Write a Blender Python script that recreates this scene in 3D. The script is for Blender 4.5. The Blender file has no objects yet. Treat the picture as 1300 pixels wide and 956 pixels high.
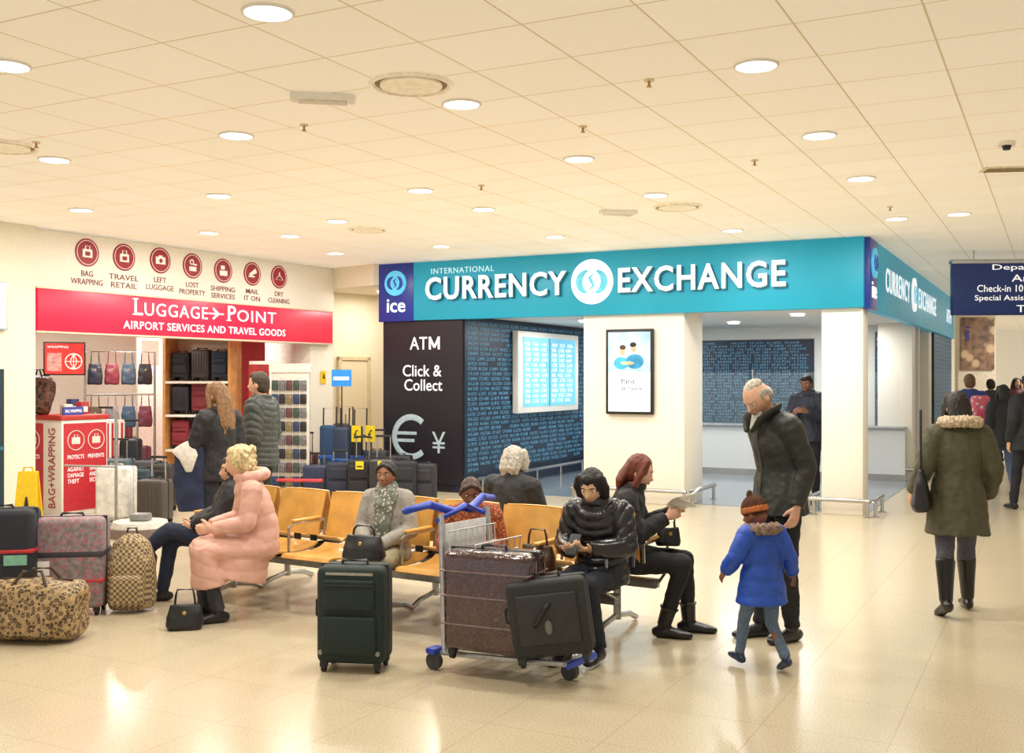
import bpy,bmesh,random
from math import *
from mathutils import Vector as V, Matrix, Euler, noise
random.seed(4)
F=1350.;H=1.7;CH=3.45
sc=bpy.context.scene;COL=sc.collection
def at(x,D,z=0): return V(((x-650)/F*D,D,z))
def fl(x,y): return at(x,F*H/(y-480))
def ce(x,y): D=F*(CH-H)/(480-y); return at(x,D,CH)
U=V((.4577,.8891,0));W=V((-.8891,.4577,0))
class Fr:
    def __init__(f,o,d): f.o=V((o[0],o[1],0));f.d=V((d[0],d[1],0)).normalized();f.rz=atan2(f.d.y,f.d.x)
    def s(f,x): k=(x-650)/F;return (k*f.o.y-f.o.x)/(f.d.x-k*f.d.y)
    def z(f,x,y): return H-(y-480)/F*(f.o.y+f.s(x)*f.d.y)
    def w(f,s,y=0,z=0): return f.o+f.d*s+V((-f.d.y,f.d.x,0))*y+V((0,0,z))
# ---------- materials
MC={}
def lin(c):
    c=c.lstrip('#');r=[]
    for i in (0,2,4):
        v=int(c[i:i+2],16)/255;r.append(v/12.92 if v<=.04045 else ((v+.055)/1.055)**2.4)
    return r
def m(c,rough=.5,metal=0,var=.1,sc=25,bump=0,emit=0,pat=None,c2='#000000',ps=20,alpha=1,off=(0,0,0),bs=None,coat=0):
    key=(c,rough,metal,var,sc,bump,emit,pat,c2,ps,alpha,off,bs,coat)
    if key in MC: return MC[key]
    mt=bpy.data.materials.new('mat_%s_%s'%(pat or 'plain',c[1:]));mt.use_nodes=True;nt=mt.node_tree;N=nt.nodes;K=nt.links
    p=N['Principled BSDF'];tc=N.new('ShaderNodeTexCoord');mp=N.new('ShaderNodeMapping');K.new(tc.outputs['Object'],mp.inputs[0]);mp.inputs['Location'].default_value=off
    vec=mp.outputs[0];a=lin(c)
    nz=N.new('ShaderNodeTexNoise');nz.inputs['Scale'].default_value=sc;nz.inputs['Detail'].default_value=4;K.new(vec,nz.inputs['Vector'])
    def mix(f,A,Bc):
        x=N.new('ShaderNodeMix');x.data_type='RGBA'
        for i,q in ((0,f),(6,A),(7,Bc)):
            if isinstance(q,(list,tuple)): x.inputs[i].default_value=tuple(q)+(1,)
            elif isinstance(q,float): x.inputs[i].default_value=q
            else: K.new(q,x.inputs[i])
        return x.outputs[2]
    hi=[min(1,v*(1+var)) for v in a];lo=[v*(1-var) for v in a]
    cr=N.new('ShaderNodeValToRGB');cr.color_ramp.elements[0].position=.35;cr.color_ramp.elements[1].position=.65;K.new(nz.outputs[0],cr.inputs[0])
    col=mix(cr.outputs[0],lo,hi)
    if pat:
        b=lin(c2)
        if pat=='brick':
            t=N.new('ShaderNodeTexBrick');t.offset=0;t.inputs['Scale'].default_value=1;t.inputs['Brick Width'].default_value=ps;t.inputs['Row Height'].default_value=ps
            t.inputs['Mortar Size'].default_value=bs or .01;t.inputs['Mortar Smooth'].default_value=.3;t.inputs['Color1'].default_value=(0,0,0,1);t.inputs['Color2'].default_value=(0.12,.12,.12,1);t.inputs['Mortar'].default_value=(1,1,1,1)
            K.new(vec,t.inputs['Vector']);f=t.outputs['Color']
        elif pat=='check':
            t=N.new('ShaderNodeTexChecker');t.inputs['Scale'].default_value=ps;K.new(vec,t.inputs['Vector']);f=t.outputs['Fac']
        else:
            t=N.new('ShaderNodeTexVoronoi');t.inputs['Scale'].default_value=ps;K.new(vec,t.inputs['Vector'])
            if pat=='cells': t.feature='DISTANCE_TO_EDGE'
            r2=N.new('ShaderNodeValToRGB');e=r2.color_ramp.elements
            if pat=='leopard':
                e[0].position=.22;e[0].color=(.3,.3,.3,1);e[1].position=.28;e[1].color=(1,1,1,1);q=e.new(.42);q.color=(1,1,1,1);q=e.new(.5);q.color=(0,0,0,1)
            elif pat=='cells': e[0].position=.02;e[0].color=(1,1,1,1);e[1].position=.09;e[1].color=(0,0,0,1)
            else: e[0].position=.25;e[0].color=(1,1,1,1);e[1].position=.4;e[1].color=(0,0,0,1)
            K.new(t.outputs['Distance'],r2.inputs[0]);f=r2.outputs[0]
        col=mix(f,col,b)
    K.new(col,p.inputs['Base Color']);p.inputs['Roughness'].default_value=rough;p.inputs['Metallic'].default_value=metal
    p.inputs['Coat Weight'].default_value=coat
    if emit: K.new(col,p.inputs['Emission Color']);p.inputs['Emission Strength'].default_value=emit
    if alpha<1: p.inputs['Alpha'].default_value=alpha
    if bump:
        n2=N.new('ShaderNodeTexNoise');n2.inputs['Scale'].default_value=sc*3;K.new(vec,n2.inputs['Vector'])
        bp=N.new('ShaderNodeBump');bp.inputs['Strength'].default_value=bump;bp.inputs['Distance'].default_value=.01;K.new(n2.outputs[0],bp.inputs['Height']);K.new(bp.outputs[0],p.inputs['Normal'])
    MC[key]=mt;return mt
STEEL=m('#b8b8b8',.25,.9,.03);BLK=m('#1a1a1c',.5);WHITE=m('#f2efe8',.5,var=.02);DK=m('#26262a',.4)
# ---------- builders
class B:
    def __init__(s): s.b=bmesh.new()
    def box(s,x0,y0,z0,x1,y1,z1,bev=0,seg=2):
        b=s.b;v=[b.verts.new((x,y,z)) for x in (x0,x1) for y in (y0,y1) for z in (z0,z1)]
        fs=[b.faces.new([v[i] for i in q]) for q in ((0,1,3,2),(4,6,7,5),(0,4,5,1),(2,3,7,6),(0,2,6,4),(1,5,7,3))]
        if bev: bmesh.ops.bevel(b,geom=list({e for f in fs for e in f.edges}),offset=bev,segments=seg,profile=.5,affect='EDGES',clamp_overlap=True)
        return s
    def loft(s,pts,rs,side=V((1,0,0)),n=14,rnd=False,sq=0):
        pts=[V(p) for p in pts];rs=[(r,r) if not isinstance(r,(tuple,list)) else r for r in rs]
        if rnd:
            t0=(pts[0]-pts[1]).normalized();t1=(pts[-1]-pts[-2]).normalized();r0,r1=rs[0],rs[-1]
            k0=min(r0);k1=min(r1)
            pts=[pts[0]+t0*k0*.9,pts[0]+t0*k0*.6]+pts+[pts[-1]+t1*k1*.6,pts[-1]+t1*k1*.9]
            rs=[(r0[0]*.4,r0[1]*.4),(r0[0]*.78,r0[1]*.78)]+rs+[(r1[0]*.78,r1[1]*.78),(r1[0]*.4,r1[1]*.4)]
        R=[]
        for i,p in enumerate(pts):
            t=(pts[min(i+1,len(pts)-1)]-pts[max(i-1,0)]).normalized()
            sx=side-t*side.dot(t)
            if sx.length<.05: sx=V((0,1,0))-t*t.y
            if sx.length<.05: sx=V((0,0,1))-t*t.z
            sx.normalize();sy=t.cross(sx)
            ring=[]
            for k in range(n):
                a=2*pi*k/n;c,d=cos(a),sin(a)
                if sq: q=(abs(c)**4+abs(d)**4)**-.25;c*=1+(q-1)*sq;d*=1+(q-1)*sq
                ring.append(s.b.verts.new(p+sx*rs[i][0]*c+sy*rs[i][1]*d))
            R.append(ring)
        for a,b in zip(R,R[1:]):
            for k in range(n): s.b.faces.new((a[k],a[(k+1)%n],b[(k+1)%n],b[k]))
        s.b.faces.new(R[0][::-1]);s.b.faces.new(R[-1]);return s
    def tube(s,pts,r,n=8): return s.loft(pts,[r]*len(pts),n=n)
    def arc(s,c,r,a0,a1,w,t=.006,n=16,y=0,taper=0):
        P=[(c[0]+r*cos(radians(a0+(a1-a0)*i/n)),y,c[1]+r*sin(radians(a0+(a1-a0)*i/n))) for i in range(n+1)]
        return s.loft(P,[(t,w*((1-taper)+taper*sin(pi*(i+.3)/(n+.6)))) for i in range(n+1)],side=V((0,1,0)),n=8)
    def cyl(s,p,q,r,r2=None,n=20): return s.loft([p,q],[r,r if r2 is None else r2],n=n)
    def fn(s,f,n=24,mm=16):
        R=[];top=s.b.verts.new(f(V((0,0,1))));bot=s.b.verts.new(f(V((0,0,-1))))
        for j in range(1,mm):
            t=pi*j/mm;R.append([s.b.verts.new(f(V((sin(t)*cos(2*pi*k/n),sin(t)*sin(2*pi*k/n),cos(t))))) for k in range(n)])
        for a,b in zip(R,R[1:]):
            for k in range(n): s.b.faces.new((a[k],b[k],b[(k+1)%n],a[(k+1)%n]))
        for k in range(n): s.b.faces.new((top,R[0][k],R[0][(k+1)%n]));s.b.faces.new((bot,R[-1][(k+1)%n],R[-1][k]))
        return s
    def sph(s,c,d,n=20,mm=12,M=None):
        c=V(c);d=(d,d,d) if isinstance(d,float) else d
        return s.fn(lambda u:(M@(c+V((u.x*d[0],u.y*d[1],u.z*d[2])))) if M else c+V((u.x*d[0],u.y*d[1],u.z*d[2])),n,mm)
    def ring(s,c,R,r,n=28,ax='z',k=6):
        c=V(c);V0=[]
        for i in range(n):
            a=2*pi*i/n;q=[]
            for j in range(k):
                b=2*pi*j/k;rr=R+r*cos(b);z=r*sin(b)
                w=V((rr*cos(a),rr*sin(a),z)) if ax=='z' else V((rr*cos(a),z,rr*sin(a)))
                q.append(s.b.verts.new(c+w))
            V0.append(q)
        for i in range(n):
            for j in range(k): s.b.faces.new((V0[i][j],V0[(i+1)%n][j],V0[(i+1)%n][(j+1)%k],V0[i][(j+1)%k]))
        return s
    def sheet(s,prof,x0,x1,th,n=1,curve=0):
        k=len(prof);rows=[]
        for i in range(n+1):
            x=x0+(x1-x0)*i/n;c=curve*(1-(2*i/n-1)**2);A=[];Bq=[]
            for j,(y,z) in enumerate(prof):
                a=prof[max(j-1,0)];b=prof[min(j+1,k-1)];t=V((0,b[0]-a[0],b[1]-a[1])).normalized();nn=V((0,-t.z,t.y))
                A.append(s.b.verts.new(V((x,y,z))+nn*(c)));Bq.append(s.b.verts.new(V((x,y,z))+nn*(c+th)))
            rows.append(A+Bq[::-1])
        for a,b in zip(rows,rows[1:]):
            for j in range(2*k): s.b.faces.new((a[j],b[j],b[(j+1)%(2*k)],a[(j+1)%(2*k)]))
        for r_ in (rows[0][::-1],rows[-1]):
            for j in range(k-1): s.b.faces.new((r_[j],r_[j+1],r_[2*k-2-j],r_[2*k-1-j]))
        return s
    def ob(s,name,mat,par=None,loc=(0,0,0),rz=0,ang=35):
        bmesh.ops.recalc_face_normals(s.b,faces=s.b.faces[:]);me=bpy.data.meshes.new(name);s.b.to_mesh(me);s.b.free()
        return fin(me,name,mat,par,loc,rz,ang)
    def vox(s,name,mat,par,vs=.01,fx=None,sm=3):
        bmesh.ops.recalc_face_normals(s.b,faces=s.b.faces[:]);me=bpy.data.meshes.new('t');s.b.to_mesh(me);s.b.free()
        o=bpy.data.objects.new('t',me);COL.objects.link(o);r=o.modifiers.new('r','REMESH');r.mode='VOXEL';r.voxel_size=vs
        q=o.modifiers.new('s','SMOOTH');q.iterations=sm;q.factor=.5
        dg=bpy.context.evaluated_depsgraph_get();m2=bpy.data.meshes.new_from_object(o.evaluated_get(dg));bpy.data.objects.remove(o);bpy.data.meshes.remove(me)
        if fx:
            nn=[v.normal.copy() for v in m2.vertices]
            for v,n_ in zip(m2.vertices,nn): v.co+=n_*fx(v.co)
        m2.materials.clear()
        return fin(m2,name,mat,par,(0,0,0),0,180)
def fin(me,name,mat,par,loc=(0,0,0),rz=0,ang=35):
    me.name=name;me.materials.append(mat)
    me.polygons.foreach_set('use_smooth',[True]*len(me.polygons))
    if ang<180: me.set_sharp_from_angle(angle=radians(ang))
    o=bpy.data.objects.new(name,me);COL.objects.link(o);o.location=loc;o.rotation_euler=(0,0,rz)
    if par: o.parent=par
    return o
def tag(o,label,cat,group=None):
    o['label']=label;o['category']=cat
    if group:o['group']=group
    return o
def T(name,label,cat,loc=(0,0,0),rz=0,group=None):
    o=bpy.data.objects.new(name,None);COL.objects.link(o);o.location=loc;o.rotation_euler=(0,0,rz);o.empty_display_size=.1
    return tag(o,label,cat,group)
def S(o): o['kind']='structure';return o
def txt(t,par,mat,x,z,w=None,h=.1,y=-.01,ext=.003,off=0,vert=False,loc=(0,0,0),rz=0,name='lettering',res=3,al='LEFT',cx=False,spc=1.0):
    cu=bpy.data.curves.new('t','FONT');cu.body=t;cu.offset=off;cu.resolution_u=res;cu.align_x=al;cu.extrude=.02;cu.space_character=spc
    o=bpy.data.objects.new('t',cu);COL.objects.link(o);dg=bpy.context.evaluated_depsgraph_get()
    me=bpy.data.meshes.new_from_object(o.evaluated_get(dg));bpy.data.objects.remove(o)
    X=[v.co.x for v in me.vertices];Y=[v.co.y for v in me.vertices]
    x0,x1,y0,y1=min(X),max(X),min(Y),max(Y);sy=h/(y1-y0)
    if vert: sy=h/(x1-x0);sx=w/(y1-y0) if w else sy
    else: sx=w/(x1-x0) if w else sy
    if cx: x-=(x1-x0)*sx/2
    for v in me.vertices:
        a,b,c=v.co
        yy=y-(ext if c>0 else 0)
        if vert: v.co=(x+(y1-b)*sx,yy,z+(a-x0)*sy) 
        else: v.co=(x+(a-x0)*sx,yy,z+(b-y0)*sy)
    me.materials.clear()
    return fin(me,name,mat,par,loc,rz,30)
# ---------- frames of the architecture
E=Fr((4.34,13.1),-W);SD=Fr((4.34,13.1),U);RW=Fr((-.72,15.7),U);L=Fr((-5.56,12.3),(2.62,4.6))
def bxw(name,fr,x0,y0,z0,x1,y1,z1,mat,bev=0): return B().box(x0,y0,z0,x1,y1,z1,bev).ob(name,mat,None,fr.o,fr.rz)
S(B().box(-25,-12,-.1,35,45,0).ob('floor',m('#cabda2',.2,0,.16,95,pat='brick',c2='#b7a98c',ps=.6,bs=.003,off=(.1,.2,0)),None,(0,0,0),radians(-27.24)))
S(B().box(-30,-8,CH,35,48,CH+.1).ob('ceiling',m('#f3ecdd',.8,0,.02,40,bump=.1,emit=.26,pat='brick',c2='#cbbd9c',ps=.6,bs=.007,off=(1.167,.1,0)),None,(0,0,0),radians(-27.24)))  # faint emission in the tile colour stands in for light reaching the ceiling
WL=m('#f2ece0',.55,var=.02);BEI=m('#e6dac0',.7,var=.03)
S(bxw('floor_exchange',E,-5.69,.25,0,0,9,.006,m('#8593a0',.12,0,.06,60,pat='brick',c2='#6f7a82',ps=.6,bs=.006)))
S(bxw('ceiling_exchange',E,-7.0,.12,2.62,-.12,9,2.7,m('#eceae4',.7,var=.02)))
S(bxw('trim_1',E,E.s(740),.02,0,E.s(868),.84,2.62,WL,.01))
S(bxw('trim_2',E,-.52,.02,0,-.02,.42,2.62,WL,.01))
S(bxw('trim_3',SD,5.0,.02,0,5.4,.57,2.62,WL,.01))
S(bxw('trim_6',SD,7.5,.02,0,7.95,.5,2.62,WL,.01))
S(bxw('wall_back',E,-7.2,5.7,0,0,5.85,2.62,m('#e6e5e0',.6,var=.02)))
NAVY=m('#14283e',.4,0,.3,3);DIG=m('#5f9fc4',.5,emit=.25)
S(bxw('wall_exchange',E,-7.12,.02,0,-5.69,.2,2.6,m('#1c1a21',.35,var=.1)))
S(bxw('wall_rates',RW,.02,0,0,5.5,.15,2.62,NAVY))
S(bxw('wall_side',E,-7.12,.2,0,-6.98,6,CH,BEI))
def digits(par,x0,z0,w,h,rows,cols,y=-.004):
    s='\n'.join('  '.join('%.4f'%random.uniform(.1,190) if random.random()>.06 else '        ' for _ in range(cols)) for _ in range(rows))
    return txt(s,par,DIG,x0,z0,w,h,y,.001,res=1,name='rate_figures')
g=T('rates_board','dark blue wall board printed with rows of exchange rates behind the white framed rates screen','wall board',RW.w(0,-.012),RW.rz)
B().box(.03,0,.25,4.9,.012,2.6).ob('board_panel',NAVY,g);digits(g,.1,.3,4.7,2.25,30,13)
g=T('rates_board','dark blue rates board on the back wall above the white service counter','wall board',E.w(0,5.68),E.rz)
B().box(-4.6,0,.3,-1.75,.012,2.4).ob('board_panel',NAVY,g);digits(g,-4.55,.9,2.75,1.46,26,8)
S(bxw('wall_far_side',SD,8.2,.02,0,12,.15,2.6,NAVY))
g=T('rates_board','narrow dark blue rates board under the far end of the side fascia','wall board',SD.w(0,.005),SD.rz)
B().box(8.25,0,.2,11.95,.01,2.58).ob('board_panel',NAVY,g);digits(g,8.3,.25,3.6,2.3,28,9)
g=T('rates_board','dark blue strip of exchange rates seen between the two corner columns','wall board',E.w(-.1,5.6),E.rz)
B().box(-.6,0,.2,-.1,.012,2.5).ob('board_panel',NAVY,g);digits(g,-.58,.3,.46,2.1,26,2)
# fascia
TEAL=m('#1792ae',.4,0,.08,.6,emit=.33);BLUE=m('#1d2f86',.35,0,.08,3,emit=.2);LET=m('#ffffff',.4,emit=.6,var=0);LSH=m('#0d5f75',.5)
g=T('shop_fascia','long teal illuminated fascia with white raised currency lettering across the shop front','sign',E.w(0,0,0),E.rz)
B().box(-6.52,-.06,2.57,0,.1,3.44,.005).ob('fascia_panel',TEAL,g);B().box(-7.15,-.065,2.56,-6.52,.1,3.44,.005).ob('logo_panel',BLUE,g)
txt('INTERNATIONAL',g,m('#bfe6ee',.4,emit=.4),-6.2,3.25,1.06,.085,-.065,.008,.002,spc=1.15)
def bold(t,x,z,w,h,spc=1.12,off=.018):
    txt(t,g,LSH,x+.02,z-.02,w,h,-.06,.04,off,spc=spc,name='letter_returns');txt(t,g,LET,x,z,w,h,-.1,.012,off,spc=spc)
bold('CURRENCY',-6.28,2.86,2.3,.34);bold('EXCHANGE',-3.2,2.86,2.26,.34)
def globe(par,x,z,r,y,a,b):
    B().cyl((x,y,z),(x,y-.03,z),r,n=40).ob('logo_disc',a,par)
    B().arc((x-r*.1,z),r*.5,100,255,r*.17,.006,y=y-.033,taper=.8).ob('logo_curve',b,par);B().arc((x+r*.1,z),r*.5,-80,75,r*.17,.006,y=y-.034,taper=.8).ob('logo_curve',b,par)
    B().loft([(x+r*.12,y-.035,z+r*.36),(x-r*.1,y-.035,z+r*.18),(x,y-.035,z),(x+r*.1,y-.035,z-r*.18),(x-r*.12,y-.035,z-r*.36)],[(.006,r*.02),(.006,r*.07),(.006,r*.08),(.006,r*.07),(.006,r*.02)],side=V((0,1,0)),n=8).ob('logo_wave',b,par)
LB=m('#5cbcd6',.4,emit=.4);IB=m('#58bde6',.4,emit=.4);ID=m('#1f3f96',.4,emit=.3)
globe(g,-3.6,3.03,.31,-.06,LET,LB);globe(g,-6.83,3.14,.19,-.066,IB,ID);txt('ice',g,LET,-6.99,2.7,.33,.2,-.07,.012,.008)
g=T('shop_fascia','teal fascia along the side of the exchange shop, receding to the right','sign',SD.w(0,0,0),SD.rz)
B().box(.62,-.06,2.57,11.9,.1,3.44,.005).ob('fascia_panel',TEAL,g);B().box(.02,-.065,2.56,.62,.1,3.44,.005).ob('logo_panel',BLUE,g)
txt('CURRENCY',g,LET,1.35,2.86,2.55,.33,-.065,.006,.006,spc=1.2);txt('EXCHANGE',g,LET,5.1,2.86,2.75,.33,-.065,.006,.006,spc=1.2);globe(g,4.45,3.03,.27,-.06,LET,LB)
globe(g,.3,3.14,.19,-.066,IB,ID);txt('ice',g,LET,.14,2.7,.33,.2,-.07,.012,.008);txt('ATM',g,LET,10.0,2.86,1.0,.28,-.065,.006,0,spc=1.1)
g=T('wall_sign','white lettering and currency symbols on the black cash machine wall','sign',E.w(0,0,0),E.rz)
B().box(-7.1,-.01,.12,-5.7,.02,2.55).ob('sign_panel',m('#1e1b24',.35,var=.06),g)
WT=m('#f4f4f4',.5,emit=.4,var=0);GR=m('#9fb0b8',.5,emit=.2)
def ex(a): return E.s(a)
txt('AT',g,WT,ex(521),E.z(521,444),ex(543)-ex(521),.19,-.012,.003,.004,spc=1.05)
xm=ex(545);zm=E.z(521,444);wm=ex(559)-ex(545)
B().loft([(xm+.018,-.013,zm),(xm+.018,-.013,zm+.19)],[(.018,.003)]*2,n=4).loft([(xm+.018,-.014,zm+.18),(xm+wm/2,-.014,zm+.03)],[(.018,.003)]*2,n=4).loft([(xm+wm/2,-.015,zm+.03),(xm+wm-.018,-.015,zm+.18)],[(.018,.003)]*2,n=4).loft([(xm+wm-.018,-.016,zm),(xm+wm-.018,-.016,zm+.19)],[(.018,.003)]*2,n=4).ob('lettering',WT,g)
txt('Click &',g,WT,ex(512),E.z(512,478),ex(561)-ex(512),.175,-.012,.003,.005);txt('Collect',g,WT,ex(514),E.z(514,496),ex(562)-ex(514),.175,-.012,.003,.005)
x0=ex(500);zc=E.z(505,554)
B().arc((x0+.32,zc),.3,48,312,.045,.005,20,y=-.014).loft([(x0,-.015,zc+.055),(x0+.42,-.015,zc+.055)],[(.004,.028)]*2,side=V((0,1,0)),n=6).loft([(x0,-.015,zc-.055),(x0+.38,-.015,zc-.055)],[(.004,.028)]*2,side=V((0,1,0)),n=6).ob('euro_symbol',GR,g)
txt('\u00a5',g,GR,ex(549),E.z(549,575),ex(566)-ex(549),.32,-.012,.003,.0)
g=T('rates_screen','large white framed display of exchange rates on the dark blue rates wall','screen',RW.w(1.52,-.14,1.13),RW.rz)
B().box(0,0,0,2.4,.11,1.33,.02).ob('frame',WHITE,g);B().box(.16,-.006,.1,2.24,0,1.24).ob('display',m('#6fb8d4',.3,emit=.6,sc=2),g)
for k_,xs in enumerate((.22,1.26)):
    nm=[['USD','EUR','AUD','CAD','JPY','CHF','NOK','SEK','DKK','AED','THB','ZAR'],['HKD','INR','PLN','TRY','CZK','HUF','ISK','NZD','SGD','MXN','EGP','ILS']][k_]
    txt('\n'.join('   '.join([n_,'%.3f'%random.uniform(1,9),'%.3f'%random.uniform(1,9)]) for n_ in nm),g,m('#f4fbfd',.4,emit=.8),xs,.16,.86,1.0,-.008,.001,res=1,name='table_rows')
B().box(1.15,-.0095,.1,1.18,-.006,1.24).ob('table_divider',m('#2f7fa8',.4),g)
s0,s1=E.s(771),E.s(831);zz0,zz1=E.z(800,526),E.z(800,418)
g=T('advert_screen','tall black framed illuminated poster on the white pillar','screen',E.w(s0,-.06,zz0),E.rz);w_=s1-s0;h_=zz1-zz0
B().box(0,0,0,w_,.06,h_,.01).ob('frame',BLK,g);B().box(.04,-.004,.04,w_-.04,0,h_-.04).ob('display',m('#e4edf4',.3,emit=.75,sc=1.5,var=.03),g)
def pic(parts):
    for (x,z,a,c,col_,dy) in parts: B().sph((w_*x,-.004-dy,h_*z),(a,.003,c),24,10).ob('picture_figure',m(col_,.4,emit=.45,sc=9,var=.2),g)
B().box(.04,-.005,h_*.5,w_-.04,-.004,h_-.04).ob('picture_ground',m('#a8cfe2',.4,emit=.6,sc=3,var=.3),g)
pic([(.34,.60,.11,.085,'#3fa5c4',.002),(.62,.62,.13,.1,'#2f86b4',.003),(.36,.74,.04,.055,'#d8b294',.005),(.37,.785,.045,.035,'#4a3426',.006),(.6,.77,.04,.055,'#d0a688',.006),(.59,.815,.046,.036,'#2a1e18',.007),(.47,.6,.1,.025,'#d8b294',.007)])
txt('Paris',g,m('#28456e',.5,emit=.2),w_*.34,h_*.36,.19,.07,-.006,.002,.003);txt("Je t'aime",g,m('#28456e',.5,emit=.2),w_*.34,h_*.27,.3,.07,-.006,.002,.003)
g=T('service_counter','white service counter with glass screens at the back of the exchange shop','counter',E.w(-5.2,4.7),E.rz)
B().box(0,0,0,5.1,.5,.86).ob('counter_body',m('#d9dad9',.4,var=.02),g);B().box(-.03,-.06,.86,5.1,.5,.9,.01).ob('worktop',m('#9a9ea2',.25),g);B().box(0,-.01,.0,5.1,0,.12).ob('kick_plate',STEEL,g)
for i in range(4): B().box(.1+i*1.25,.1,.9,1.25+i*1.25,.112,1.8).ob('glass_screen',m('#cfe3ea',.03,alpha=.06),g);B().box(.06+i*1.25,.09,.9,.09+i*1.25,.12,1.85).ob('screen_post',STEEL,g)
def rail(label,fr,x0,y0,x1,y1,z=.2):
    g=T('guard_rail',label,'guard rail',fr.w(0,0),fr.rz,'low steel guard rails');q=B();r=.05
    q.tube([(x0,y1,z),(x0,y0+r,z),(x0+r*.3,y0+r*.3,z),(x0+r,y0,z),(x1-r,y0,z),(x1-r*.3,y0+r*.3,z),(x1,y0+r,z),(x1,y1,z)],.028,12);q.ob('rail',STEEL,g)
    pts=[(x0,y0+.1),(x0,y1-.05),(x1,y0+.1),(x1,y1-.05)];n=max(2,int((x1-x0)/.6)+1)
    pts+=[(x0+.08+(x1-x0-.16)*i/(n-1),y0) for i in range(n)]
    for a,b_ in pts: B().cyl((a,b_,0),(a,b_,z),.022,n=12).cyl((a,b_,0),(a,b_,.012),.05,n=12).ob('post',STEEL,g)
rail('low steel rail round the foot of the pillar with the poster',E,E.s(740)-.12,-.16,E.s(868)+.14,.95)
rail('low steel rail round the foot of the corner column',E,-.66,-.16,.14,.55)
rail('low steel rail round the foot of the side column behind the corner',SD,4.86,-.14,5.54,.7)
g=T('guard_rail','low steel rail running along the foot of the rates wall','guard rail',RW.w(0,-.16),RW.rz,'low steel guard rails')
B().tube([(.2,0,.2),(4.2,0,.2)],.028).ob('rail',STEEL,g)
for i in range(5): B().cyl((.3+i*.93,0,0),(.3+i*.93,0,.2),.022,n=12).ob('post',STEEL,g)
A=at(418,17.6);A2=at(500,18.6);AF=Fr(A,(A2-A))
S(bxw('wall_alcove',AF,-.3,0,0,1.6,.12,CH,BEI))
S(bxw('trim_5',AF,-.35,-1.6,3.12,1.55,-.02,CH,m('#eee4cd',.7,var=.02)))
d0,d1=AF.s(431),AF.s(464)
o=S(bxw('door_1',AF,d0,-.05,0,d1,0,AF.z(445,458),m('#e2d3b4',.5,var=.02)));B().box(d0-.06,-.07,0,d0,.0,2.05).box(d1,-.07,0,d1+.06,0,2.05).box(d0-.06,-.07,2.0,d1+.06,0,2.06).ob('door_frame',m('#d2c19c',.5),o)
B().tube([(d0+.05,-.1,.95),(d0+.05,-.1,1.1)],.012).ob('door_handle',STEEL,o)
e0,e1=0,L.s(415)
S(bxw('wall_left',L,-7,-.1,0,-.02,.25,CH,m('#eae2d0',.6,var=.02)))
S(bxw('trim_4',L,L.s(393),-.02,0,e1+.12,.35,CH,m('#f0ebdf',.6,var=.02)))
S(bxw('wall_shop_back',L,-4,4.0,0,7.2,4.15,CH,m('#efe6d8',.6,var=.03)))
S(bxw('wall_shop_side',L,e1-.1,.35,0,e1,4,CH,m('#efe6d8',.6)))
S(bxw('ceiling_shop',L,-3,.12,2.78,e1,4.0,2.84,m('#f4efe4',.7)))
zt=L.z(40,366);zb=L.z(40,420)
RED=m('#cc2040',.35,0,.12,.8,emit=.55);MAR=m('#962630',.5,emit=.1);MT=m('#7a2a33',.5)
g=T('shop_sign','red backlit shop sign with white lettering over the luggage shop entrance','sign',L.w(0,-.02),L.rz)
B().box(0,-.1,zb,e1,.1,zt,.006).ob('sign_box',RED,g);B().box(-.02,-.11,zt,e1+.02,.1,zt+.02).box(-.02,-.11,zb-.02,e1+.02,.1,zb).ob('sign_trim',m('#d9cdb4',.4),g)
def lx(a): return L.s(a)
LW=m('#fff6f4',.4,emit=.75,var=0)
sL=lx(162)
txt('L',g,LW,sL,2.5,.13,.21,-.105,.006,.004);txt('UGGAGE',g,LW,sL+.16,2.5,lx(255)-sL-.16,.165,-.105,.006,.0,spc=1.12)
q=B();xx=lx(266);q.box(xx-.14,-.11,2.575,xx+.14,-.103,2.595);q.loft([(xx-.06,-.106,2.66),(xx+.04,-.106,2.585),(xx-.06,-.106,2.51)],[(.015,.003),(.03,.003),(.015,.003)]);q.ob('aeroplane_mark',LW,g)
txt('P',g,LW,lx(281),2.5,.15,.21,-.105,.006,.004);txt('OINT',g,LW,lx(281)+.18,2.5,lx(342)-lx(281)-.18,.165,-.105,.006,.0,spc=1.12)
q=B();q.box(sL-.03,-.111,2.5,sL+.06,-.105,2.512).box(sL-.03,-.111,2.698,sL+.06,-.105,2.71);q.box(lx(281)-.03,-.111,2.5,lx(281)+.06,-.105,2.512);q.ob('letter_serifs',LW,g)
txt('AIRPORT SERVICES AND TRAVEL GOODS',g,LW,lx(148),2.32,lx(354)-lx(148),.10,-.105,.004,.006,spc=1.08)
g=T('service_sign','white panel with seven round maroon icons and captions above the red sign','sign',L.w(0,0),L.rz)
B().box(0,-.06,zt+.02,e1+.1,.1,CH-.02,.004).ob('sign_panel',m('#f0e9dd',.5,var=.02),g)
IC=[(106,321,'BAG\nWRAPPING'),(153,327,'TRAVEL\nRETAIL'),(199,331,'LEFT\nLUGGAGE'),(240,338,'LOST\nPROPERTY'),(279,344,'SHIPPING\nSERVICES'),(316,348,'MAIL\nIT ON'),(350,352,'DRY\nCLEANING')]
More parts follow.
